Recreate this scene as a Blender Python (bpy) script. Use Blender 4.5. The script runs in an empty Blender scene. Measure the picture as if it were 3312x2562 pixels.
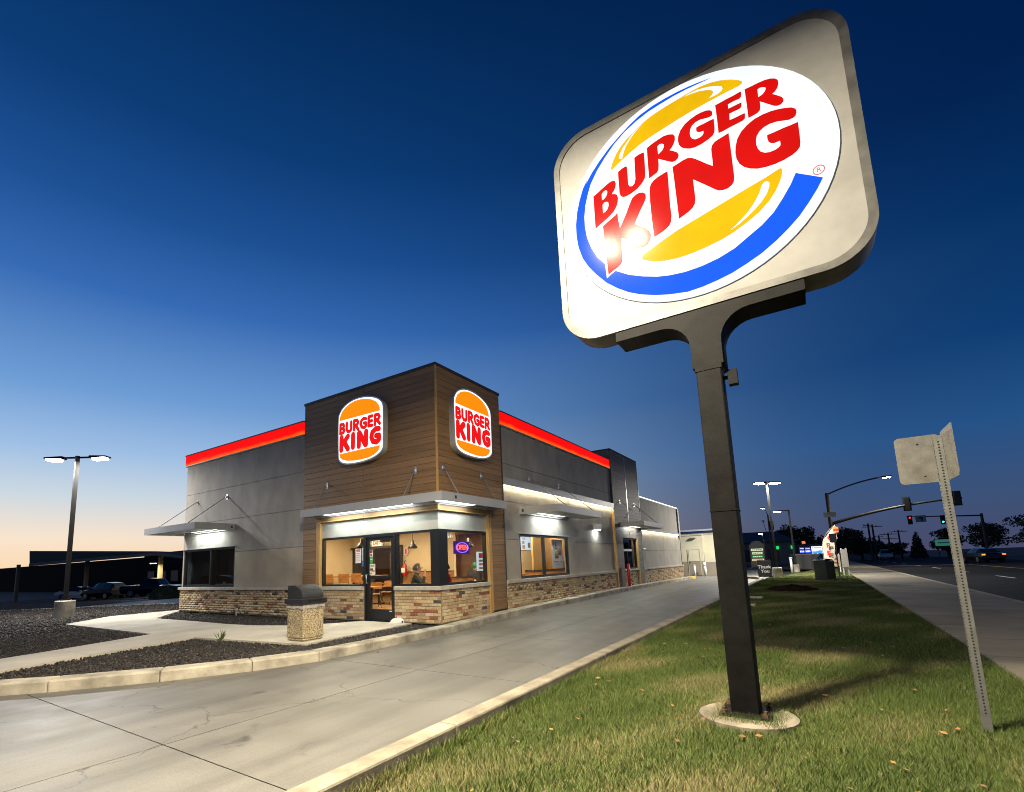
import bpy, bmesh, math, random
import numpy as np
from mathutils import Matrix, Vector

random.seed(7)
rng = np.random.default_rng(7)
SC = bpy.context.scene
COL = SC.collection
PI = math.pi

# ------------------------------------------------------------------ camera
CAM = Vector((7.243, -9.167, 1.338))
yaw, pitch, roll = 0.598790, 0.147471, -0.033709
fwd = Vector((-math.sin(yaw) * math.cos(pitch), math.cos(yaw) * math.cos(pitch), math.sin(pitch)))
rt = Vector((math.cos(yaw), math.sin(yaw), 0))
up = rt.cross(fwd)
rt2 = rt * math.cos(roll) + up * math.sin(roll)
up2 = -rt * math.sin(roll) + up * math.cos(roll)
cd = bpy.data.cameras.new('camera')
cam = bpy.data.objects.new('camera', cd)
COL.objects.link(cam)
cam.matrix_world = Matrix(((rt2.x, up2.x, -fwd.x, CAM.x), (rt2.y, up2.y, -fwd.y, CAM.y), (rt2.z, up2.z, -fwd.z, CAM.z), (0, 0, 0, 1)))
cd.sensor_width = 36.0
cd.lens = 17.449
cd.shift_x = 0.03885
cd.shift_y = 0.09231
cd.clip_end = 3000
cd.clip_start = 0.05
SC.camera = cam
SC.render.resolution_x, SC.render.resolution_y = 1024, 792

# ------------------------------------------------------------------ render / exposure
SC.render.engine = 'CYCLES'
SC.cycles.use_denoising = True
try:
    SC.cycles.denoiser = 'OPENIMAGEDENOISE'
except Exception:
    pass
SC.cycles.filter_width = 1.0
SC.cycles.max_bounces = 7
SC.cycles.diffuse_bounces = 3
SC.cycles.transparent_max_bounces = 12
SC.cycles.sample_clamp_indirect = 4.0
SC.cycles.caustics_reflective = False
SC.cycles.caustics_refractive = False
SC.view_settings.view_transform = 'Standard'
SC.view_settings.look = 'None'
SC.view_settings.exposure = 0.0
SC.view_settings.gamma = 1.0
SC.view_settings.use_curve_mapping = False

# ------------------------------------------------------------------ dusk sky (after sunset, glow low in the west = -X)
W = bpy.data.worlds.new('World')
SC.world = W
W.use_nodes = True
nt = W.node_tree
nt.nodes.clear()
def wn(t, **k):
    n = nt.nodes.new(t)
    for a, b in k.items():
        setattr(n, a, b)
    return n
def wl(a, b):
    nt.links.new(a, b)
tc = wn('ShaderNodeTexCoord')
sep = wn('ShaderNodeSeparateXYZ'); wl(tc.outputs['Generated'], sep.inputs[0])
el = wn('ShaderNodeMath', operation='ARCSINE'); wl(sep.outputs['Z'], el.inputs[0])
eln = wn('ShaderNodeMapRange'); wl(el.outputs[0], eln.inputs['Value'])
eln.inputs['From Min'].default_value = 0.0
eln.inputs['From Max'].default_value = PI / 2
hv = wn('ShaderNodeVectorMath', operation='MULTIPLY'); wl(tc.outputs['Generated'], hv.inputs[0]); hv.inputs[1].default_value = (1, 1, 0)
hn = wn('ShaderNodeVectorMath', operation='NORMALIZE'); wl(hv.outputs[0], hn.inputs[0])
dt = wn('ShaderNodeVectorMath', operation='DOT_PRODUCT'); wl(hn.outputs[0], dt.inputs[0]); dt.inputs[1].default_value = Vector((-1, 0.05, 0)).normalized()
azf = wn('ShaderNodeMapRange', interpolation_type='SMOOTHSTEP'); wl(dt.outputs['Value'], azf.inputs['Value'])
azf.inputs['From Min'].default_value = -0.35
azf.inputs['From Max'].default_value = 1.05
def ramp(stops):
    r = wn('ShaderNodeValToRGB'); cr = r.color_ramp
    cr.interpolation = 'LINEAR'
    while len(cr.elements) > 1:
        cr.elements.remove(cr.elements[-1])
    for i, (deg, c) in enumerate(stops):
        e = cr.elements[0] if i == 0 else cr.elements.new(deg / 90)
        e.position = deg / 90
        e.color = (*c, 1)
    wl(eln.outputs[0], r.inputs[0])
    return r
west = ramp([(0, (1.0, .69, .40)), (3.5, (.96, .79, .62)), (7.4, (.61, .70, .77)), (11.6, (.35, .53, .79)), (17, (.16, .34, .67)), (26, (.038, .148, .46)),
             (33, (.013, .082, .30)), (41, (.004, .046, .182)), (55, (.001, .02, .085)), (90, (.0005, .01, .05))])
east = ramp([(0, (.064, .068, .14)), (4, (.046, .084, .185)), (10, (.018, .084, .24)), (17, (.004, .046, .17)), (26, (.0012, .027, .115)),
             (35, (.0006, .0144, .076)), (60, (.0004, .008, .045)), (90, (.0004, .008, .045))])
ex = wn('ShaderNodeMapRange'); wl(el.outputs[0], ex.inputs['Value'])
ex.inputs['From Min'].default_value = math.radians(4); ex.inputs['From Max'].default_value = math.radians(24)
ex.inputs['To Min'].default_value = 2.5; ex.inputs['To Max'].default_value = 1.0
pw_ = wn('ShaderNodeMath', operation='POWER'); wl(azf.outputs[0], pw_.inputs[0]); wl(ex.outputs[0], pw_.inputs[1])
mx = wn('ShaderNodeMix', data_type='RGBA'); wl(pw_.outputs[0], mx.inputs[0]); wl(east.outputs[0], mx.inputs[6]); wl(west.outputs[0], mx.inputs[7])
bg = wn('ShaderNodeBackground'); wl(mx.outputs[2], bg.inputs[0]); bg.inputs[1].default_value = 1.0
wo = wn('ShaderNodeOutputWorld'); wl(bg.outputs[0], wo.inputs[0])

# ------------------------------------------------------------------ helpers
ORG = {}
def tag(o, label=None, cat=None, group=None, kind=None):
    if label: o['label'] = label
    if cat: o['category'] = cat
    if group: o['group'] = group
    if kind: o['kind'] = kind
    return o
def thing(name, label, cat, loc=(0, 0, 0), rz=0.0, group=None):
    o = bpy.data.objects.new(name, None); COL.objects.link(o)
    o.empty_display_size = 0.1
    o.location = loc; o.rotation_euler = (0, 0, rz)
    ORG[o.name] = Vector(loc)
    return tag(o, label, cat, group)
def link(name, me, parent=None, loc=(0, 0, 0), rot=(0, 0, 0)):
    o = bpy.data.objects.new(name, me); COL.objects.link(o)
    o.location = loc; o.rotation_euler = rot
    if parent is not None: o.parent = parent
    return o
def piece(name, me, parent, wloc, rot=(0, 0, 0)):
    return link(name, me, parent, Vector(wloc) - ORG[parent.name], rot)

class MB:
    def __init__(s):
        s.v = []; s.f = []; s.m = []
    def poly(s, pts, m=0):
        n = len(s.v); s.v += [tuple(p) for p in pts]; s.f.append(tuple(range(n, n + len(pts)))); s.m.append(m); return s
    def box(s, x0, x1, y0, y1, z0, z1, m=0):
        if x1 < x0: x0, x1 = x1, x0
        if y1 < y0: y0, y1 = y1, y0
        if z1 < z0: z0, z1 = z1, z0
        n = len(s.v)
        s.v += [(x0, y0, z0), (x1, y0, z0), (x1, y1, z0), (x0, y1, z0), (x0, y0, z1), (x1, y0, z1), (x1, y1, z1), (x0, y1, z1)]
        for q in ((0, 3, 2, 1), (4, 5, 6, 7), (0, 1, 5, 4), (1, 2, 6, 5), (2, 3, 7, 6), (3, 0, 4, 7)):
            s.f.append(tuple(n + i for i in q)); s.m.append(m)
        return s
    def hull8(s, bot, top, m=0):
        n = len(s.v); k = len(bot)
        s.v += [tuple(p) for p in bot] + [tuple(p) for p in top]
        s.f.append(tuple(n + i for i in reversed(range(k)))); s.m.append(m)
        s.f.append(tuple(n + k + i for i in range(k))); s.m.append(m)
        for i in range(k):
            j = (i + 1) % k
            s.f.append((n + i, n + j, n + k + j, n + k + i)); s.m.append(m)
        return s
    def prism(s, pts, z0, z1, m=0):
        return s.hull8([(x, y, z0) for x, y in pts], [(x, y, z1) for x, y in pts], m)
    def tube(s, pts, r, n=8, m=0, caps=True):
        pts = [Vector(p) for p in pts]
        rs = r if isinstance(r, (list, tuple)) else [r] * len(pts)
        base = len(s.v)
        for i, p in enumerate(pts):
            d = (pts[min(i + 1, len(pts) - 1)] - pts[max(i - 1, 0)]).normalized()
            a = Vector((0, 0, 1)) if abs(d.z) < .9 else Vector((1, 0, 0))
            u = d.cross(a).normalized(); w = d.cross(u)
            for k in range(n):
                t = 2 * PI * (k + .5) / n
                s.v.append(tuple(p + (u * math.cos(t) + w * math.sin(t)) * rs[i]))
        for i in range(len(pts) - 1):
            for k in range(n):
                a = base + i * n + k; b = base + i * n + (k + 1) % n
                s.f.append((a, b, b + n, a + n)); s.m.append(m)
        if caps:
            s.f.append(tuple(base + k for k in reversed(range(n)))); s.m.append(m)
            e = base + (len(pts) - 1) * n
            s.f.append(tuple(e + k for k in range(n))); s.m.append(m)
        return s
    def lathe(s, prof, c, n=20, m=0):
        base = len(s.v)
        for r, z in prof:
            for k in range(n):
                t = 2 * PI * k / n
                s.v.append((c[0] + r * math.cos(t), c[1] + r * math.sin(t), c[2] + z))
        for i in range(len(prof) - 1):
            for k in range(n):
                a = base + i * n + k; b = base + i * n + (k + 1) % n
                s.f.append((a, b, b + n, a + n)); s.m.append(m)
        s.f.append(tuple(base + k for k in reversed(range(n)))); s.m.append(m)
        e = base + (len(prof) - 1) * n
        s.f.append(tuple(e + k for k in range(n))); s.m.append(m)
        return s
    def mesh(s, name, mats, org=(0, 0, 0), smooth=False):
        me = bpy.data.meshes.new(name)
        o = Vector(org)
        me.from_pydata([(v[0] - o[0], v[1] - o[1], v[2] - o[2]) for v in s.v], [], s.f)
        mats = mats if isinstance(mats, (list, tuple)) else [mats]
        for mm in mats: me.materials.append(mm)
        if len(mats) > 1: me.polygons.foreach_set('material_index', s.m)
        if smooth: me.polygons.foreach_set('use_smooth', [True] * len(s.f))
        me.update()
        return me
    def build(s, name, mats, parent=None, org=None, smooth=False, bevel=0.0, local=False):
        if parent is not None:
            og = (0, 0, 0) if local else ORG[parent.name]
            me = s.mesh(name, mats, og, smooth)
            o = link(name, me, parent)
            ORG[o.name] = Vector(og)
        else:
            og = Vector(org) if org is not None else Vector((0, 0, 0))
            me = s.mesh(name, mats, og, smooth)
            o = link(name, me, None, og)
            ORG[o.name] = og
        if bevel:
            b = o.modifiers.new('bevel', 'BEVEL'); b.width = bevel; b.segments = 2; b.limit_method = 'ANGLE'
        return o

def boxmesh(name, sx, sy, sz, mats, bevel=0.0):
    bm = bmesh.new()
    bmesh.ops.create_cube(bm, size=1.0)
    bmesh.ops.scale(bm, vec=(sx, sy, sz), verts=bm.verts)
    if bevel:
        bmesh.ops.bevel(bm, geom=list(bm.edges), offset=bevel, segments=1, affect='EDGES', profile=.5)
    me = bpy.data.meshes.new(name); bm.to_mesh(me); bm.free()
    for m in (mats if isinstance(mats, (list, tuple)) else [mats]): me.materials.append(m)
    return me

def shape_mesh(loops, ext, mat, name='shape'):
    c = bpy.data.curves.new('tmp', 'CURVE'); c.dimensions = '2D'; c.fill_mode = 'BOTH'; c.extrude = ext / 2
    for l in loops:
        sp = c.splines.new('POLY'); sp.points.add(len(l) - 1)
        for i, p in enumerate(l): sp.points[i].co = (p[0], p[1], 0, 1)
        sp.use_cyclic_u = True
    o = bpy.data.objects.new('tmp', c)
    me = bpy.data.meshes.new_from_object(o)
    bpy.data.objects.remove(o); bpy.data.curves.remove(c)
    me.name = name; me.materials.clear(); me.materials.append(mat)
    return me
def text_mesh(txt, size, ext, mat, bold=0.0, align='CENTER', xs=1.0):
    c = bpy.data.curves.new('tmp', 'FONT'); c.body = txt; c.size = size; c.extrude = ext / 2; c.offset = bold; c.align_x = align; c.align_y = 'CENTER'; c.resolution_u = 3
    o = bpy.data.objects.new('tmp', c)
    me = bpy.data.meshes.new_from_object(o)
    bpy.data.objects.remove(o); bpy.data.curves.remove(c)
    if xs != 1.0:
        for v in me.vertices: v.co.x *= xs
    me.materials.clear(); me.materials.append(mat)
    return me
def chaikin(l, n=1):
    for _ in range(n):
        q = []
        for i in range(len(l)):
            a, b = l[i], l[(i + 1) % len(l)]
            q += [(a[0] * .75 + b[0] * .25, a[1] * .75 + b[1] * .25), (a[0] * .25 + b[0] * .75, a[1] * .25 + b[1] * .75)]
        l = q
    return l
def capsule(pts, r, n=6):
    """outline quads + end discs of a rounded stroke, as list of convex polygons"""
    out = []
    for a, b in zip(pts[:-1], pts[1:]):
        ang = math.atan2(b[1] - a[1], b[0] - a[0])
        ring = [(b[0] + r * math.cos(ang + t), b[1] + r * math.sin(ang + t)) for t in np.linspace(-PI / 2, PI / 2, n)]
        ring += [(a[0] + r * math.cos(ang + t), a[1] + r * math.sin(ang + t)) for t in np.linspace(PI / 2, 1.5 * PI, n)]
        out.append(ring)
    return out
FRONT = (PI / 2, 0, 0)                 # local xy-plane stands up, faces -Y
SIDE = (PI / 2, 0, PI / 2)             # local xy-plane stands up, faces +X

# ------------------------------------------------------------------ materials
MATS = {}
def M(name, col, rough=.6, metal=0.0, var=0.0, vs=3.0, col2=None, bump=0.0, bs=80.0, spec=.5, coat=0.0, emit=None, es=1.0, st=None, rnd=0.0, lo=.35, hi=.65, det=5.0, evar=0.0):
    if name in MATS: return MATS[name]
    m = bpy.data.materials.new(name); m.use_nodes = True
    t = m.node_tree; N = t.nodes; L = t.links
    b = N['Principled BSDF']
    b.inputs['Base Color'].default_value = (*col, 1)
    b.inputs['Roughness'].default_value = rough
    b.inputs['Metallic'].default_value = metal
    b.inputs['Specular IOR Level'].default_value = spec
    b.inputs['Coat Weight'].default_value = coat
    b.inputs['Coat Roughness'].default_value = .08
    vec = None
    if var or bump or col2 or evar:
        c = N.new('ShaderNodeTexCoord'); vec = c.outputs['Object']
        if st:
            mp = N.new('ShaderNodeMapping'); mp.inputs['Scale'].default_value = st; L.new(vec, mp.inputs[0]); vec = mp.outputs[0]
        if rnd:
            oi = N.new('ShaderNodeObjectInfo'); ad = N.new('ShaderNodeVectorMath'); ad.operation = 'ADD'
            mu = N.new('ShaderNodeMath'); mu.operation = 'MULTIPLY'; mu.inputs[1].default_value = 37.0
            L.new(oi.outputs['Random'], mu.inputs[0]); L.new(vec, ad.inputs[0]); L.new(mu.outputs[0], ad.inputs[1]); vec = ad.outputs[0]
    if var or col2:
        n = N.new('ShaderNodeTexNoise'); n.inputs['Scale'].default_value = vs; n.inputs['Detail'].default_value = det; n.inputs['Roughness'].default_value = .6
        L.new(vec, n.inputs['Vector'])
        r = N.new('ShaderNodeValToRGB'); e = r.color_ramp.elements
        e[0].position = lo; e[1].position = hi
        a = tuple(max(0, x * (1 - var)) for x in col); z = col2 if col2 else tuple(min(1, x * (1 + var)) for x in col)
        e[0].color = (*a, 1); e[1].color = (*z, 1)
        L.new(n.outputs['Fac'], r.inputs[0]); cc = r.outputs[0]
        if rnd:
            oi2 = N.new('ShaderNodeObjectInfo'); mr = N.new('ShaderNodeMapRange'); L.new(oi2.outputs['Random'], mr.inputs['Value'])
            mr.inputs['To Min'].default_value = 1 - rnd; mr.inputs['To Max'].default_value = 1 + rnd
            hs = N.new('ShaderNodeHueSaturation'); L.new(mr.outputs[0], hs.inputs['Value']); L.new(cc, hs.inputs['Color']); cc = hs.outputs[0]
        L.new(cc, b.inputs['Base Color'])
    if bump:
        n2 = N.new('ShaderNodeTexNoise'); n2.inputs['Scale'].default_value = bs; n2.inputs['Detail'].default_value = 4
        L.new(vec, n2.inputs['Vector'])
        bp = N.new('ShaderNodeBump'); bp.inputs['Strength'].default_value = bump; bp.inputs['Distance'].default_value = .01
        L.new(n2.outputs['Fac'], bp.inputs['Height']); L.new(bp.outputs[0], b.inputs['Normal'])
    if emit:
        b.inputs['Emission Color'].default_value = (*emit, 1)
        b.inputs['Emission Strength'].default_value = es
        if evar:
            n3 = N.new('ShaderNodeTexNoise'); n3.inputs['Scale'].default_value = vs; n3.inputs['Detail'].default_value = 4
            L.new(vec, n3.inputs['Vector'])
            mr3 = N.new('ShaderNodeMapRange'); mr3.inputs['From Min'].default_value = .3; mr3.inputs['From Max'].default_value = .7
            mr3.inputs['To Min'].default_value = es * (1 - evar); mr3.inputs['To Max'].default_value = es * (1 + evar)
            L.new(n3.outputs['Fac'], mr3.inputs['Value']); L.new(mr3.outputs[0], b.inputs['Emission Strength'])
    MATS[name] = m
    return m
def glass(name, tint=(.93, .95, .95), gl=(1, 1, 1), ior=1.5):
    if name in MATS: return MATS[name]
    m = bpy.data.materials.new(name); m.use_nodes = True
    t = m.node_tree; N = t.nodes; L = t.links; N.clear()
    o = N.new('ShaderNodeOutputMaterial'); mi = N.new('ShaderNodeMixShader'); tr = N.new('ShaderNodeBsdfTransparent'); g = N.new('ShaderNodeBsdfGlossy'); fr = N.new('ShaderNodeFresnel')
    tr.inputs[0].default_value = (*tint, 1); g.inputs[0].default_value = (*gl, 1); g.inputs['Roughness'].default_value = .005; fr.inputs[0].default_value = ior
    ge = N.new('ShaderNodeNewGeometry'); iv = N.new('ShaderNodeMath'); iv.operation = 'SUBTRACT'; iv.inputs[0].default_value = 1.0; L.new(ge.outputs['Backfacing'], iv.inputs[1]); ml = N.new('ShaderNodeMath'); ml.operation = 'MULTIPLY'; L.new(fr.outputs[0], ml.inputs[0]); L.new(iv.outputs[0], ml.inputs[1]); L.new(ml.outputs[0], mi.inputs[0]); L.new(tr.outputs[0], mi.inputs[1]); L.new(g.outputs[0], mi.inputs[2]); L.new(mi.outputs[0], o.inputs[0])
    MATS[name] = m
    return m

stucco = M('stucco', (.33, .305, .27), .75, var=.20, vs=1.6, bump=.35, bs=90, st=(1, 1, .6), lo=.3, hi=.7, det=8)
stucco_tan = M('stucco_tan', (.40, .345, .265), .75, var=.10, vs=1.3, bump=.2, bs=90)
stucco_pale = M('stucco_pale', (.44, .43, .39), .7, var=.10, vs=2, bump=.25, bs=90)
limestone = M('sill_stone', (.46, .42, .36), .8, var=.12, vs=6, bump=.2)
plank_m = M('wood_plank', (.26, .15, .064), .55, var=.22, vs=1.8, st=(.5, .5, 30), bump=.03, bs=10, rnd=.10)
plank_dk = M('wood_plank_grey', (.15, .12, .098), .6, var=.25, vs=1.8, st=(.5, .5, 30), bump=.03, bs=10, rnd=.18)
trim_w = M('wood_trim', (.50, .29, .10), .5, var=.2, vs=3, st=(14, 14, .8))
mortar = M('mortar', (.29, .24, .17), .9, var=.15, vs=20)
BRK = [M('brick_cream', (.55, .42, .24), .85, var=.22, vs=9, st=(6, 6, 1), rnd=.12, bump=.3),
       M('brick_tan', (.48, .34, .18), .85, var=.25, vs=9, st=(6, 6, 1), rnd=.12, bump=.3),
       M('brick_buff', (.60, .47, .29), .85, var=.22, vs=9, st=(6, 6, 1), rnd=.12, bump=.3),
       M('brick_mottled', (.30, .17, .09), .85, col2=(.56, .42, .25), vs=14, st=(5, 5, 1), rnd=.12, bump=.3),
       M('brick_red', (.30, .11, .06), .85, var=.35, vs=9, st=(4, 4, 1), rnd=.15, bump=.3),
       M('brick_grey', (.075, .072, .075), .8, var=.2, vs=9, rnd=.15, bump=.3)]
BW = [.29, .22, .19, .17, .09, .04]
concrete = M('concrete_walk', (.50, .46, .38), .85, var=.16, vs=.9, bump=.25, bs=60, det=9)
concrete_d = M('concrete_weathered', (.20, .175, .13), .9, var=.4, vs=2.2, bump=.4, bs=50, det=9)
concrete_k = M('concrete_kerb', (.36, .325, .255), .88, var=.45, vs=2.0, bump=.3, bs=60, det=9)
alum = M('painted_metal_grey', (.40, .41, .43), .42, metal=.1, var=.05, vs=2)
steel = M('stainless', (.55, .56, .58), .3, metal=.9)
dark_alu = M('dark_anodized', (.018, .019, .021), .35, metal=.3)
blackp = M('black_plastic', (.022, .022, .024), .45, var=.3, vs=5, bump=.2, bs=200)
white_p = M('white_paint', (.75, .74, .70), .6, var=.06, vs=4)
beige_i = M('interior_beige', (.58, .46, .29), .8, var=.05, vs=1.5)
wood_i = M('interior_wood', (.30, .15, .06), .5, var=.3, vs=3, st=(1, 1, 8))
wood_ch = M('chair_wood', (.42, .19, .055), .4, var=.25, vs=5, st=(1, 6, 6))
dark_i = M('interior_dark', (.035, .026, .022), .6)
floor_i = M('interior_floor', (.36, .20, .09), .35, var=.2, vs=2, st=(1, 8, 1))
ceil_i = M('interior_ceiling', (.55, .48, .40), .9)
steel_blk = M('black_steel', (.02, .02, .02), .45, metal=.3)
glass_m = glass('window_glass')
glass_r = glass('window_glass_coated', (.75, .80, .80), (1, 1, 1), 2.3)
rubber = M('rubber', (.015, .015, .015), .85)
chrome = M('chrome', (.6, .6, .62), .15, metal=1)

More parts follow.
